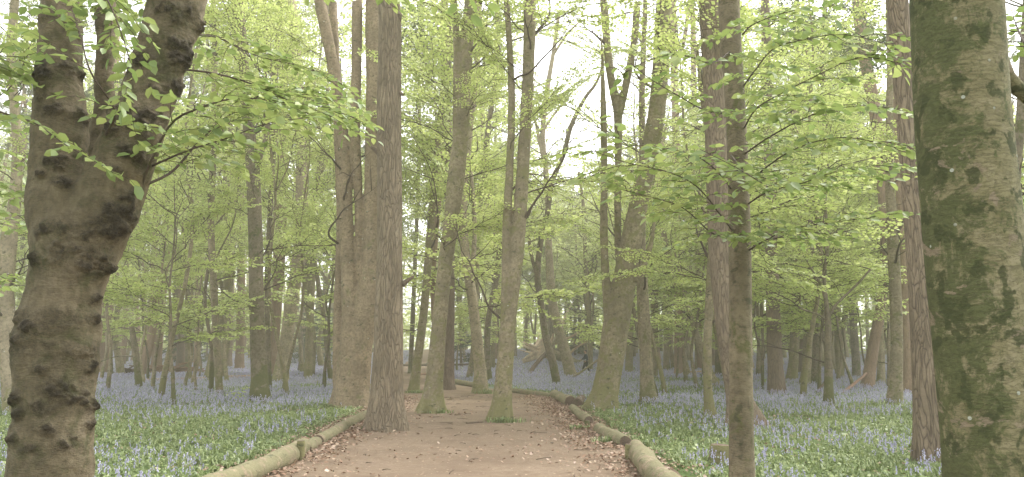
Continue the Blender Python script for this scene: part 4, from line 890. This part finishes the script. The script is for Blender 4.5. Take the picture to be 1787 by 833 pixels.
# ------------------------------------------------------------------ ground cover
gp, gb, lt = MB(), MB(), MB(); rg = np.random.default_rng(5)
def scatter(n, y0, y1, powr=1.0):
    u_ = rg.random(n); y = np.sqrt(y0 ** 2 + (y1 ** 2 - y0 ** 2) * u_); x = rg.uniform(-0.72, 0.72, n) * y
    return x, y
def blades(x, y, hgt, wid, curl, two=True):
    n = len(x); a = rg.uniform(0, 6.28, n); z = gz(x, y); P = np.stack([x, y, z], -1)
    d = np.stack([np.cos(a), np.sin(a), a * 0], -1); s_ = np.stack([-np.sin(a), np.cos(a), a * 0], -1) * (wid[:, None] * 0.5); up = np.array((0, 0, 1.0))
    h = hgt[:, None]; c = curl[:, None]
    m_ = P + d * h * c * 0.35 + up * h * 0.62; t_ = P + d * h * c * 0.95 + up * h * (1.0 - 0.45 * c)
    if two:
        v = np.stack([P - s_, P + s_, m_ + s_, m_ - s_, t_ + s_ * 0.15, t_ - s_ * 0.15], 1).reshape(-1, 3); k = np.arange(n)[:, None] * 6
        return v, np.stack([np.hstack([k, k + 1, k + 2, k + 3]), np.hstack([k + 3, k + 2, k + 4, k + 5])], 1).reshape(-1, 4)
    v = np.stack([P - s_, P + s_, t_ + s_ * 0.4, t_ - s_ * 0.4], 1).reshape(-1, 3); k = np.arange(n)[:, None] * 4
    return v, np.hstack([k, k + 1, k + 2, k + 3])
def bare(x, y): return fbm(np.stack([x * 0.9, y * 0.9, x * 0 + 4], -1), 3)
def bluep(x, y): return fbm(np.stack([x * 0.45, y * 0.28, x * 0 + 9], -1), 3)
for (n, y0, y1, h0, h1, w0, per, two) in ((30000, 6.5, 24, 0.04, 0.145, 0.019, 6, True), (30000, 24, 48, 0.08, 0.26, 0.03, 3, False), (60000, 48, 118, 0.15, 0.34, 0.07, 2, False)):
    x, y = scatter(n, y0, y1); k = ~on_path(x, y, 0.30 if y0 < 30 else 0.5); b = bare(x, y)
    k &= rg.random(n) > sstep(0.05, 0.45, b) * (0.85 if y0 < 48 else 0.3)
    x, y = x[k], y[k]; x = np.repeat(x, per) + rg.normal(0, 0.05 if y0 < 30 else .12, len(x) * per); y = np.repeat(y, per) + rg.normal(0, 0.05 if y0 < 30 else .12, len(y) * per)
    hh = rg.uniform(h0, h1, len(x)) * (0.75 + 0.5 * np.clip(bare(x * 2, y * 2) + 0.5, 0, 1)); gp.add(*blades(x, y, hh, np.full(len(x), w0) * rg.uniform(.6, 1.5, len(x)), rg.uniform(0.4, 1.3, len(x)), two))
x, y = scatter(60000, 6.5, 30); k = ~on_path(x, y, 0.25) & (rg.random(60000) > sstep(0.0, 0.4, bare(x, y)) * .8); x, y = x[k], y[k]; n = len(x); a = rg.uniform(0, 6.28, n)
gp.add(*leaf_geo(np.stack([x, y, gz(x, y) + rg.uniform(0.03, 0.12, n)], -1), np.stack([np.cos(a), np.sin(a), rg.normal(0, .35, n)], -1), np.stack([rg.normal(0, .4, n), rg.normal(0, .4, n), np.ones(n)], -1), rg.uniform(0.03, 0.09, n), 1))
# bluebell flower spikes
for (n, y0, y1, bells, bs, thr) in ((10500, 6.5, 24, 7, 0.030, 0.12), (46000, 24, 48, 5, 0.042, -0.2), (170000, 48, 120, 2, 0.10, -0.8)):
    x, y = scatter(n, y0, y1); k = ~on_path(x, y, 0.35); b = bluep(x, y)
    k &= rg.random(n) < np.clip(sstep(thr - 0.25, thr + 0.3, b) + 0.08, 0, 1); x, y = x[k], y[k]; m_ = len(x)
    H = rg.uniform(0.15, 0.30, m_); a = rg.uniform(0, 6.28, m_)
    if y0 < 30:
        v, f = blades(x, y, H, np.full(m_, 0.005), np.full(m_, 0.05), True); gp.add(v, f)
    for q in range(bells):
        fz = 1.0 - 0.4 * q / max(1, bells); ang = a + rg.normal(0, 0.9, m_)
        P = np.stack([x + np.cos(ang) * 0.012, y + np.sin(ang) * 0.012, gz(x, y) + H * fz], -1)
        D_ = np.stack([np.cos(ang) * 0.6, np.sin(ang) * 0.6, -0.8 + 0 * ang], -1)
        gb.add(*leaf_geo(P, D_, np.stack([np.cos(ang + 1.2), np.sin(ang + 1.2), 0.6 + 0 * ang], -1), bs * rg.uniform(0.7, 1.3, m_), 1))
M['plant'] = leaf_mat('bluebell_leaf', (0.11, 0.155, 0.055), (0.19, 0.25, 0.09), 0.35, (0.34, 0.39, 0.17))
M['bell'] = leaf_mat('bluebell_flower', (0.29, 0.28, 0.43), (0.38, 0.365, 0.51), 0.3, (0.48, 0.46, 0.60))
M['litter'] = leaf_mat('fallen_leaf', (0.20, 0.115, 0.07), (0.26, 0.17, 0.115), 0.1, (0.42, 0.32, 0.235))
o = obj('ground_plants', mesh('ground_plants', *gp.arrays(), M['plant'], False)); tag(o, 'low green bluebell leaves and grass covering the woodland floor', 'ground cover', kind='stuff')
o = obj('bluebells', mesh('bluebells', *gb.arrays(), M['bell'], False)); tag(o, 'drifts of violet blue bluebell flowers under the trees', 'bluebells', kind='stuff')
# dead twigs and small stones on the path
tg = MB()
for q in range(170):
    y_ = math.sqrt(rg.uniform(8 ** 2, 30 ** 2)); l_, r_ = path_edges(y_); x_ = rg.uniform(l_ + .1, r_ - .1); a_ = rg.uniform(0, 3.14); ln_ = rg.uniform(.08, .38); d_ = np.array((math.cos(a_), math.sin(a_), 0)) * ln_ / 2; c_ = np.array((x_, y_, float(gz(x_, y_)) + .03))
    tg.tube(np.array([c_ - d_, c_ + (rg.normal(0, .02), rg.normal(0, .02), .008), c_ + d_]), (.006, .005, .003), 5, True)
TWIGS = tg
# fallen leaves: thick along the two edges of the path, thin elsewhere
def litter(x, y, ln):
    n = len(x); a = rg.uniform(0, 6.28, n); z = gz(x, y) + np.where(on_path(x, y, 0), 0.030, 0.02) + rg.random(n) * 0.03
    lt.add(*leaf_geo(np.stack([x, y, z], -1), np.stack([np.cos(a), np.sin(a), rg.normal(0, .35, n)], -1), np.stack([rg.normal(0, .45, n), rg.normal(0, .45, n), np.ones(n)], -1), ln, 1))
n = 26000; y = np.sqrt(rg.uniform(7 ** 2, 30 ** 2, n)); l, r = path_edges(y); side = rg.random(n) < 0.5
off = rg.normal(0.15, 0.38, n); off = np.where(rg.random(n) < .30, np.abs(rg.normal(0, 0.55, n)), off)
x = np.where(side, l + off, r - off); kk = (fbm(np.stack([x, y, y * 0], -1) * 1.3, 3) > -0.35); litter(x[kk], y[kk], rg.uniform(0.035, 0.085, kk.sum()))
x, y = scatter(9000, 7, 30); kk = bare(x, y) > 0.12; kk &= ~on_path(x, y, 0); kk |= on_path(x, y, 0) & (rg.random(len(x)) < 0.16); litter(x[kk], y[kk], rg.uniform(0.03, 0.07, kk.sum()))
x, y = scatter(9000, 7, 26); kk = bare(x, y) > 0.25; litter(x[kk], y[kk], rg.uniform(0.04, 0.09, kk.sum()))
o = obj('leaf_litter', mesh('leaf_litter', *lt.arrays(), M['litter'], False)); tag(o, 'dry brown fallen leaves strewn along the edges of the path', 'leaf litter', kind='stuff')

o = obj('path_twigs', mesh('path_twigs', *TWIGS.arrays(), M['twig'])); tag(o, 'scattered small dead twigs lying on the bare path', 'twigs', kind='stuff')
# ------------------------------------------------------------------ logs
M['log'] = beech_mat('bare_log', (0.27, 0.21, 0.14), 0.25, (0.165, 0.16, 0.085), 0.6, False)
M['log_red'] = pine_mat('pine_log_bark', (0.32, 0.21, 0.15), (0.16, 0.10, 0.075), 14, 0.5)
M['cut'] = beech_mat('weathered_cut_wood', (0.15, 0.11, 0.08), 0.0, (0.1, 0.1, 0.05), 0, False)
M['torn'] = beech_mat('fresh_torn_wood', (0.72, 0.57, 0.42), 0.0, (0.4, 0.3, 0.2), 0, False)
M['pale'] = beech_mat('torn_pale_wood', (0.46, 0.33, 0.22), 0.0, (0.3, 0.25, 0.15), 0, False)
def log(name, label, cat, P0, P1, dia, mat='log', sink=0.12, group=None, taper=0.93, seed=1, bend=0.03, ends='cut', lift=(0, 0)):
    """P0,P1: photo points where the log touches the ground"""
    rg_ = np.random.default_rng(seed)
    A = at(P0[0], P0[1], ground_D(*P0)); B = at(P1[0], P1[1], ground_D(*P1)); r0 = dia / 2
    A[2] = gz(A[0], A[1]) + r0 * (1 - 2 * sink) + lift[0]; B[2] = gz(B[0], B[1]) + r0 * taper * (1 - 2 * sink) + lift[1]
    A[1] += r0 * 0.8; B[1] += r0 * 0.8
    Lg = np.linalg.norm(B - A); n = max(8, int(Lg / 0.035)); u_ = np.linspace(0, 1, n)
    pts = A * (1 - u_[:, None]) + B * u_[:, None]; pts[:, 0] += bend * np.sin(u_ * 3.1) * Lg * rg_.choice((-1, 1)) + 0.01 * np.sin(u_ * 9)
    rad = r0 * (1 - (1 - taper) * u_) * (1 + 0.05 * np.sin(u_ * 7 + seed) + 0.06 * fbm(np.stack([u_ * Lg * 2.5, u_ * 0 + seed, u_ * 0], -1), 3))
    rad[0] *= 0.93; rad[-1] *= 0.93; seg = 28; a = np.linspace(0, 6.283, seg, endpoint=False)
    an = np.stack([np.cos(a)[None] * 1.5 + 0 * u_[:, None], np.sin(a)[None] * 1.5 + 0 * u_[:, None], (u_ * Lg * 2)[:, None] + 0 * a[None]], -1) + seed
    rip = 1 + 0.13 * fbm(an, 3) + 0.05 * fbm(an * 4, 3) - 0.07 * sstep(0.1, 0.2, fbm(an * 0.8 + 7, 3))
    base = (A + B) / 2; base[2] = gz(base[0], base[1])
    e = bpy.data.objects.new(name, None); COL.objects.link(e); e.location = base; tag(e, label, cat, group)
    v, f = tube(pts, rad, seg, False, rip); part('bark', (v, f), M[mat], e, base)
    for s_, i0 in ((-1, 0), (1, n - 1)):
        T = unit(pts[1] - pts[0]) * s_; ring = v[i0 * seg:(i0 + 1) * seg]; c = ring.mean(0)
        vv = np.vstack([ring, c + (ring - c) * 0.55 + T * 0.006, [c + T * 0.008]]); ff = [(j, (j + 1) % seg, seg + (j + 1) % seg, seg + j) for j in range(seg)] + [(seg + j, seg + (j + 1) % seg, seg + (j + 2) % seg, 2 * seg) for j in range(0, seg, 2)]
        part('cut_end', (vv, np.array(ff)), M[ends], e, base)
    return e
log('edging_log', 'long tan log edging the left of the path, running out at the bottom', 'log', (330, 884), (524, 792), 0.29, seed=2, sink=.1)
log('edging_log', 'very short log piece wedged beside the left wooden post', 'log', (531, 791), (549, 780), 0.21, 'log', seed=3)
log('edging_log', 'tan log edging the path between the left wooden post and the ridged pine', 'log', (552, 780), (645, 726), 0.235, seed=4, bend=0.0)
log('edging_log', 'thick pale log edging the right of the path, nearest to the camera', 'log', (1111, 801), (1200, 894), 0.32, 'log', seed=5, bend=-.01)
log('edging_log', 'mossy log edging the right of the path just beyond the right wooden post', 'log', (1094, 784), (1046, 757), 0.25, seed=6, bend=0.01)
log('edging_log', 'short mossy log on the right of the path nearest the dark sawn log end', 'log', (1028, 743), (999, 718), 0.235, seed=7, bend=0.0)
log('edging_log', 'short fat log of the right edging, left of the dark sawn log end', 'log', (996, 711), (968, 696), 0.36, seed=8, bend=0.0)
log('sawn_log', 'dark sawn log end facing the camera at the bend of the right edging', 'log', (1008, 712), (1016, 703), 0.31, 'cut', seed=9, bend=0.0)
log('edging_log', 'slim log edging the far bend of the path right of the twin stemmed beech', 'log', (964, 696), (893, 686), 0.23, seed=10, bend=0.01)
log('edging_log', 'low brown log beside the foot of the dark brown pine in the path', 'log', (829, 677), (770, 664), 0.28, 'log', seed=11, bend=0.01)
log('edging_log', 'tiny orange brown log behind the leaning mossy beech in the path', 'log', (731, 656), (748, 654), 0.2, 'log_red', seed=12)
log('fallen_log', 'thin dark trunk lying level across the far path', 'log', (700, 645), (866, 643), 0.19, 'cut', seed=13, bend=0.0, lift=(0.28, 0.3))
log('fallen_log', 'pale bare log lying in the bluebells left of the leaning mossy beech', 'log', (246, 669), (356, 665), 0.26, 'pale', seed=14)
log('fallen_log', 'long pale log lying in the bluebells right of the leaning mossy beech', 'log', (376, 664), (446, 662), 0.3, 'pale', seed=15)
log('fallen_log', 'pale brown log lying in the bluebells left of the multi stemmed beech', 'log', (520, 668), (590, 672), 0.16, 'pale', seed=16)
log('wooden_pole', 'long pale pole propped up towards the blotched beech in front of the walker', 'pole', (996, 664), (1052, 664), 0.15, 'beech_pale', seed=17, lift=(0.05, 1.35), ends='pale', taper=.6)
log('fallen_branch', 'bare brown branch propped on the leaning trunk foot in the right bluebells', 'branch', (1470, 688), (1515, 686), 0.13, 'log_red', seed=18, lift=(0.0, 0.75), taper=.7)
log('fallen_branch', 'short dark branch leaning in the flowers behind the small wiry beech', 'branch', (1424, 690), (1441, 689), 0.10, 'cut', seed=19, lift=(0, .45))
log('fallen_log', 'pale broken log lying between the brick red pine and the thin bent foot beech', 'log', (1196, 656), (1228, 654), 0.34, 'pale', seed=20)
log('fallen_log', 'brown log lying in bluebells behind the thick brown pine', 'log', (1280, 664), (1332, 662), 0.2, 'log_red', seed=21)
log('stick', 'dead stick lying on the bare earth left of the twin stemmed beech', 'stick', (814, 741), (842, 739), 0.05, 'cut', seed=22, sink=.05)
def post(px, py, wpx, hpx, label, tilt=0.0, name='wooden_post', cat='post', mat='beech_mossy', flat=1.0):
    D = ground_D(px, py); A = at(px, py, D); A[2] = gz(A[0], A[1]); m_ = mpp(px, py, D); r0 = wpx * m_ / 2; h = hpx * m_
    n = 10; z = np.linspace(-0.15, h, n); pts = np.stack([A[0] + z * tilt, A[1] + 0 * z, A[2] + z], -1); seg = 20; a = np.linspace(0, 6.283, seg, endpoint=False)
    rad = np.full(n, r0) * (1.12 - 0.12 * np.clip(z / h * 2, 0, 1)); rad[-1] *= 0.9
    rip = 1 + 0.14 * fbm(np.stack([np.cos(a)[None] * 1.4 + 0 * z[:, None], np.sin(a)[None] * 1.4 + 0 * z[:, None], z[:, None] * 3 + 0 * a[None]], -1) + px, 3)
    e = bpy.data.objects.new(name, None); COL.objects.link(e); e.location = A; tag(e, label, cat)
    v, f = tube(pts, rad, seg, False, rip); part('bark', (v, f), M[mat], e, A)
    ring = v[-seg:]; c = ring.mean(0); vv = np.vstack([ring, c + (ring - c) * 0.5 + (0, 0, .004), [c + (0, 0, 0.005)]])
    ff = [(j, (j + 1) % seg, seg + (j + 1) % seg, seg + j) for j in range(seg)] + [(seg + j, seg + (j + 1) % seg, seg + (j + 2) % seg, 2 * seg) for j in range(0, seg, 2)]
    part('cut_top', (vv, np.array(ff)), M['cut'], e, A); return e
post(524, 805, 14, 35, 'short weathered post holding the left log edging at its joint')
post(412, 852, 15, 28, 'dark low post in front of the nearest left edging log')
post(1099, 803, 16, 27, 'short post at the joint of the two nearest right edging logs')
post(1025, 746, 9, 12, 'small dark peg at the end of the short mossy right log', mat='beech_dark')
post(1256, 811, 36, 34, 'old mossy tree stump left of the straight brown beech', 0.05, 'tree_stump', 'stump')

# ------------------------------------------------------------------ tufts at the feet of trees
def tuft(px, py, wid, label, n=60, ln=0.16, mat='plant', leafy=False):
    D = ground_D(px, py); A = at(px, py, D); A[2] = gz(A[0], A[1]); mb = MB(); rg_ = np.random.default_rng(int(px))
    x = A[0] + rg_.normal(0, wid * 0.4, n); y = A[1] - rg_.uniform(0.0, 0.25, n)
    if leafy:
        P = np.stack([x, y, A[2] + rg_.uniform(0.05, 0.5, n)], -1); az = rg_.uniform(0, 6.28, n)
        mb.add(*leaf_geo(P, np.stack([np.cos(az), np.sin(az), rg_.normal(0, .3, n)], -1), np.stack([rg_.normal(0, .4, n), rg_.normal(0, .4, n), np.ones(n)], -1), rg_.uniform(.6, 1.2, n) * ln, 1))
    else: mb.add(*blades(x, y, rg_.uniform(.5, 1.1, n) * ln, np.full(n, 0.018), rg_.uniform(.3, 1.1, n), True))
    v, f = mb.arrays(); o = obj('grass_tuft' if not leafy else 'leafy_shoots', mesh('tuft', v - A.astype(np.float32), f, M[mat], False), loc=A); tag(o, label, 'tuft' if not leafy else 'shoots'); return o
tuft(880, 738, 0.5, 'ferny green tuft around the foot of the twin stemmed beech', 150, 0.2)
tuft(768, 722, 0.45, 'grass tuft at the right of the flared mossy foot in the path', 120, 0.16)
tuft(656, 752, 0.3, 'small green tuft at the left foot of the big pine', 90, 0.17)
tuft(1060, 775, 0.28, 'small grass tuft on the path beside the right edging logs', 80, 0.2)
tuft(1010, 750, 0.28, 'pale grassy tuft on the path edge by the short mossy log', 80, 0.17)
tuft(725, 687, 0.6, 'grass ring at the foot of the slim mossy beech left of the path', 120, 0.2)
tuft(850, 688, 0.5, 'green tuft at the right of the pale based beech foot', 90, 0.3)
tuft(455, 702, 0.6, 'light green leafy shoots at the foot of the dark leafy trunk', 130, 0.11, 'leaf', True)
tuft(418, 704, 0.45, 'light green leafy shoots in the grass left of the dark leafy trunk', 70, 0.11, 'leaf', True)

# ------------------------------------------------------------------ the storm-broken tree
DF = 74.0; c0 = at(935, 645, DF); base = np.array((c0[0], c0[1], float(gz(c0[0], c0[1]))))
e = bpy.data.objects.new('fallen_tree', None); COL.objects.link(e); e.location = base
tag(e, 'storm broken tree with pale splintered butt and torn limbs left of the walker', 'fallen tree')
def pole(name, pts, r0, r1, mat, dd=0.0, seg=10, k=14):
    W = np.array([at(p[0], p[1], DF + (p[2] if len(p) > 2 else 0) + dd) for p in pts]); sp = spline(W, k); mb = MB()
    rad = np.linspace(r0, r1, k) * (1 + 0.12 * np.sin(np.arange(k) * 1.7)); mb.tube(sp, rad, seg, True); return part(name, mb, M[mat], e, base)
mb = MB(); rg_ = np.random.default_rng(8)
mb.tube(spline(np.array([at(912, 632, DF), at(932, 622, DF), at(958, 606, DF)]), 9), np.linspace(0.12, 0.72, 9), 12, True)
for q in range(12):
    a_ = np.array(at(rg_.uniform(930, 962), rg_.uniform(606, 628), DF + rg_.uniform(-.5, .5))); t_ = at(rg_.uniform(902, 945), rg_.uniform(596, 636), DF + rg_.uniform(-.9, .5)) if q % 3 else at(rg_.uniform(936, 968), rg_.uniform(578, 600), DF + rg_.uniform(-.6, .6))
    mb.tube(spline(np.array([a_, (a_ + t_) / 2 + rg_.normal(0, .08, 3), t_]), 7), np.linspace(rg_.uniform(.26, .42), 0.03, 7), 6, True)
part('splintered_butt', mb, M['torn'], e, base)
pole('splinter', [(930, 622), (936, 604), (941, 581)], 0.22, 0.04, 'torn')
pole('splinter', [(944, 614), (950, 600), (954, 588)], 0.2, 0.03, 'torn')
pole('splinter', [(955, 612), (962, 596), (966, 582)], 0.3, 0.05, 'pale')
pole('trunk', [(950, 612), (985, 626), (1010, 634, 4), (1044, 640, 8)], 0.42, 0.25, 'beech', seg=14)
pole('limb', [(978, 580), (985, 556), (999, 529)], 0.2, 0.05, 'torn')
pole('limb', [(960, 606), (972, 590), (980, 572)], 0.26, 0.18, 'beech_pale')
pole('limb', [(968, 600), (1000, 586), (1022, 572)], 0.15, 0.06, 'pale')
pole('limb', [(966, 612), (990, 608), (1022, 600)], 0.16, 0.06, 'beech_dark')
pole('limb', [(985, 626), (1010, 604), (1040, 590)], 0.14, 0.05, 'pale')
DF = 60.0
log_e = bpy.data.objects.new('fallen_branch', None); COL.objects.link(log_e); p_ = at(922, 655, 58); log_e.location = (p_[0], p_[1], float(gz(p_[0], p_[1]))); b2 = np.array(log_e.location)
tag(log_e, 'dark crooked branch hanging from the broken tree down to the bluebells', 'branch')
for pts, r0, r1 in (([(952, 616), (940, 630), (930, 643), (922, 657)], 0.13, 0.17), ([(922, 657), (912, 660), (902, 664)], 0.12, 0.05), ([(922, 655), (934, 660), (942, 664)], 0.11, 0.05)):
    W = spline(np.array([at(a, b, 60 - (b - 616) * 0.06) for a, b in pts]), 12); mb = MB(); mb.tube(W, np.linspace(r0, r1, 12), 8, True); part('limb', mb, M['cut' if r0 > .12 else 'pale'], log_e, b2)
# brushwood heap
base = at(305, 650, 62); base[2] = float(gz(base[0], base[1])); mb = MB(); rg_ = np.random.default_rng(3)
for q in range(70):
    a = rg_.normal(0, 0.5); L_ = rg_.uniform(0.8, 2.2); c = base + np.array((rg_.normal(0, 0.9), rg_.normal(0, 0.4), 0)); c[2] += abs(rg_.normal(0, 0.28)) + .05; d = np.array((math.cos(a), math.sin(a) * .6, rg_.normal(0, 0.2))) * L_ / 2
    r_ = rg_.uniform(0.03, 0.09); mb.tube(np.array([c - d, c, c + d]), (r_, r_, r_ * .6), 5, False)
v, f = mb.arrays(); o = obj('brushwood_heap', mesh('brushwood_heap', v - base.astype(np.float32), f, M['log_red']), loc=base); tag(o, 'low brown heap of brushwood in front of the dark evergreens at the left', 'brushwood heap')
base = at(232, 646, 60); base[2] = float(gz(base[0], base[1])); mb = MB()
for q in range(40):
    a = rg_.uniform(0, 3.1); L_ = rg_.uniform(0.5, 1.4); c = base + np.array((rg_.normal(0, 0.7), rg_.normal(0, 0.4), 0)); c[2] += abs(rg_.normal(0, 0.25)) + .05; d = np.array((math.cos(a), math.sin(a) * .6, rg_.normal(0, 0.2))) * L_ / 2
    r_ = rg_.uniform(0.03, 0.08); mb.tube(np.array([c - d, c, c + d]), (r_, r_, r_ * .6), 5, False)
v, f = mb.arrays(); o = obj('brushwood_heap', mesh('brushwood_heap', v - base.astype(np.float32), f, M['cut']), loc=base); tag(o, 'dark brown brash pile between the broken snag and the reddish leaning pine', 'brushwood heap')

# ------------------------------------------------------------------ the walker
def flatmat(name, c, rough=0.8):
    m, t, out = newmat(name); v = coords(t); finish(t, out, ramp(t, noise(t, v, 22, 3), [(0.3, tuple(x * .75 for x in c)), (0.7, tuple(x * 1.2 for x in c))]), None, rough=rough); return m
def skin(name, joints, edges, mat, parent, levels=2, root=0):
    me = bpy.data.meshes.new(name); me.from_pydata([j[0] for j in joints], edges, []); o = bpy.data.objects.new(name, me); COL.objects.link(o)
    o.modifiers.new('s', 'SKIN'); me.skin_vertices.new() if not me.skin_vertices else None
    for k, j in enumerate(joints): me.skin_vertices[0].data[k].radius = (j[1], j[2] if len(j) > 2 else j[1])
    me.skin_vertices[0].data[root].use_root = True
    ss = o.modifiers.new('u', 'SUBSURF'); ss.levels = levels; ss.render_levels = levels
    dg = bpy.context.evaluated_depsgraph_get(); dg.update(); nm = bpy.data.meshes.new_from_object(o.evaluated_get(dg)); nm.name = name
    nm.materials.clear(); nm.materials.append(mat); bpy.data.objects.remove(o)
    for p in nm.polygons: p.use_smooth = True
    return obj(name, nm, parent)
pw = at(1023, 656, 57.0); pe = bpy.data.objects.new('person', None); COL.objects.link(pe); pe.location = (pw[0], pw[1], float(gz(pw[0], pw[1]))); pe.scale = (1.0, 1.0, 1.0)
tag(pe, 'dark haired walker in dark teal jacket and black trousers striding through the far bluebells', 'person')
sk = flatmat('skin', (0.42, 0.27, 0.20), .6)
J = [((0, 0, .93), .14, .11), ((0.0, 0, 1.12), .13, .10), ((-.02, 0, 1.32), .17, .11), ((-.03, 0, 1.44), .09, .08), ((-.045, 0, 1.52), .055), ((-.06, 0, 1.60), .08, .085), ((-.065, 0, 1.70), .085, .09),
     ((-.02, -.19, 1.38), .065), ((.09, -.23, 1.13), .048), ((-.06, -.22, .93), .036), ((-.13, -.21, .86), .035),
     ((-.02, .19, 1.38), .065), ((-.14, .23, 1.15), .048), ((-.32, .2, 1.04), .036), ((-.39, .19, 1.03), .035),
     ((-.02, -.10, .86), .105), ((-.20, -.11, .50), .072), ((-.26, -.11, .12), .048), ((-.38, -.11, .05), .04),
     ((.02, .10, .86), .105), ((.10, .11, .48), .072), ((.34, .11, .16), .048), ((.26, .11, .05), .04)]
E = [(0, 1), (1, 2), (2, 3), (3, 4), (4, 5), (5, 6), (2, 7), (7, 8), (8, 9), (9, 10), (2, 11), (11, 12), (12, 13), (13, 14), (0, 15), (15, 16), (16, 17), (17, 18), (0, 19), (19, 20), (20, 21), (21, 22)]
skin('body', J, E, sk, pe)
g = 1.42
skin('jacket', [(J[k][0], J[k][1] * g + .012, (J[k][2] if len(J[k]) > 2 else J[k][1]) * g + .02) for k in (0, 1, 2)] + [((-.03, 0, 1.45), .085, .085)] + [(J[k][0], J[k][1] * 1.2 + .008) for k in (7, 8, 9, 11, 12, 13)],
     [(0, 1), (1, 2), (2, 3), (2, 4), (4, 5), (5, 6), (2, 7), (7, 8), (8, 9)], flatmat('teal_jacket', (0.008, 0.022, 0.032)), pe)
skin('trousers', [((0, 0, .95), .15, .125)] + [(J[k][0], J[k][1] * 1.15 + .006) for k in (15, 16)] + [((-.26, -.11, .13), .06)] + [(J[k][0], J[k][1] * 1.15 + .006) for k in (19, 20)] + [((.33, .11, .17), .06)],
     [(0, 1), (1, 2), (2, 3), (0, 4), (4, 5), (5, 6)], flatmat('dark_trousers', (0.006, 0.006, 0.010)), pe)
skin('hair', [((-.035, 0, 1.74), .09, .095), ((-.01, 0, 1.66), .075, .09), ((0.01, 0, 1.57), .05, .07)], [(0, 1), (1, 2)], flatmat('dark_hair', (0.01, 0.008, 0.006)), pe)
for (bx, by, bz) in ((-.30, -.11, .05), (.30, .11, .07)):
    skin('shoe', [((bx + .08, by, bz + .01), .045), ((bx - .02, by, bz), .045), ((bx - .13, by, bz - .01), .035)], [(0, 1), (1, 2)], flatmat('black_shoe', (0.02, 0.02, 0.02)), pe)
nose = skin('nose', [((-.145, 0, 1.66), .012), ((-.16, 0, 1.635), .014)], [(0, 1)], sk, pe, 1)
bagm = flatmat('grey_bag', (0.33, 0.32, 0.33))
bgo = skin('shoulder_bag', [((.02, -.20, 1.02), .09, .05), ((-.14, -.22, 1.02), .09, .05)], [(0, 1)], bagm, None, 2)
bgo.location = pe.location; tag(bgo, 'small light grey bag at the hip of the walker', 'bag')

# ------------------------------------------------------------------ the hazy air between the trees
hb = bpy.data.meshes.new('haze'); x0, x1, y0, y1, z0, z1 = -250, 250, -70, 270, -1.5, 40
hb.from_pydata([(x0, y0, z0), (x1, y0, z0), (x1, y1, z0), (x0, y1, z0), (x0, y0, z1), (x1, y0, z1), (x1, y1, z1), (x0, y1, z1)], [], [(0, 3, 2, 1), (4, 5, 6, 7), (0, 1, 5, 4), (1, 2, 6, 5), (2, 3, 7, 6), (3, 0, 4, 7)])
m, t, out = newmat('haze_air'); pv = N(t, 'ShaderNodeVolumePrincipled'); pv.inputs['Color'].default_value = (0.97, 0.94, 0.78, 1); pv.inputs['Density'].default_value = HAZE; pv.inputs['Anisotropy'].default_value = 0.0
L(t, pv.outputs[0], out.inputs['Volume']); hb.materials.append(m); o = obj('haze', hb); tag(o, kind='stuff'); o['label'] = 'thin pale hazy air between the trees'
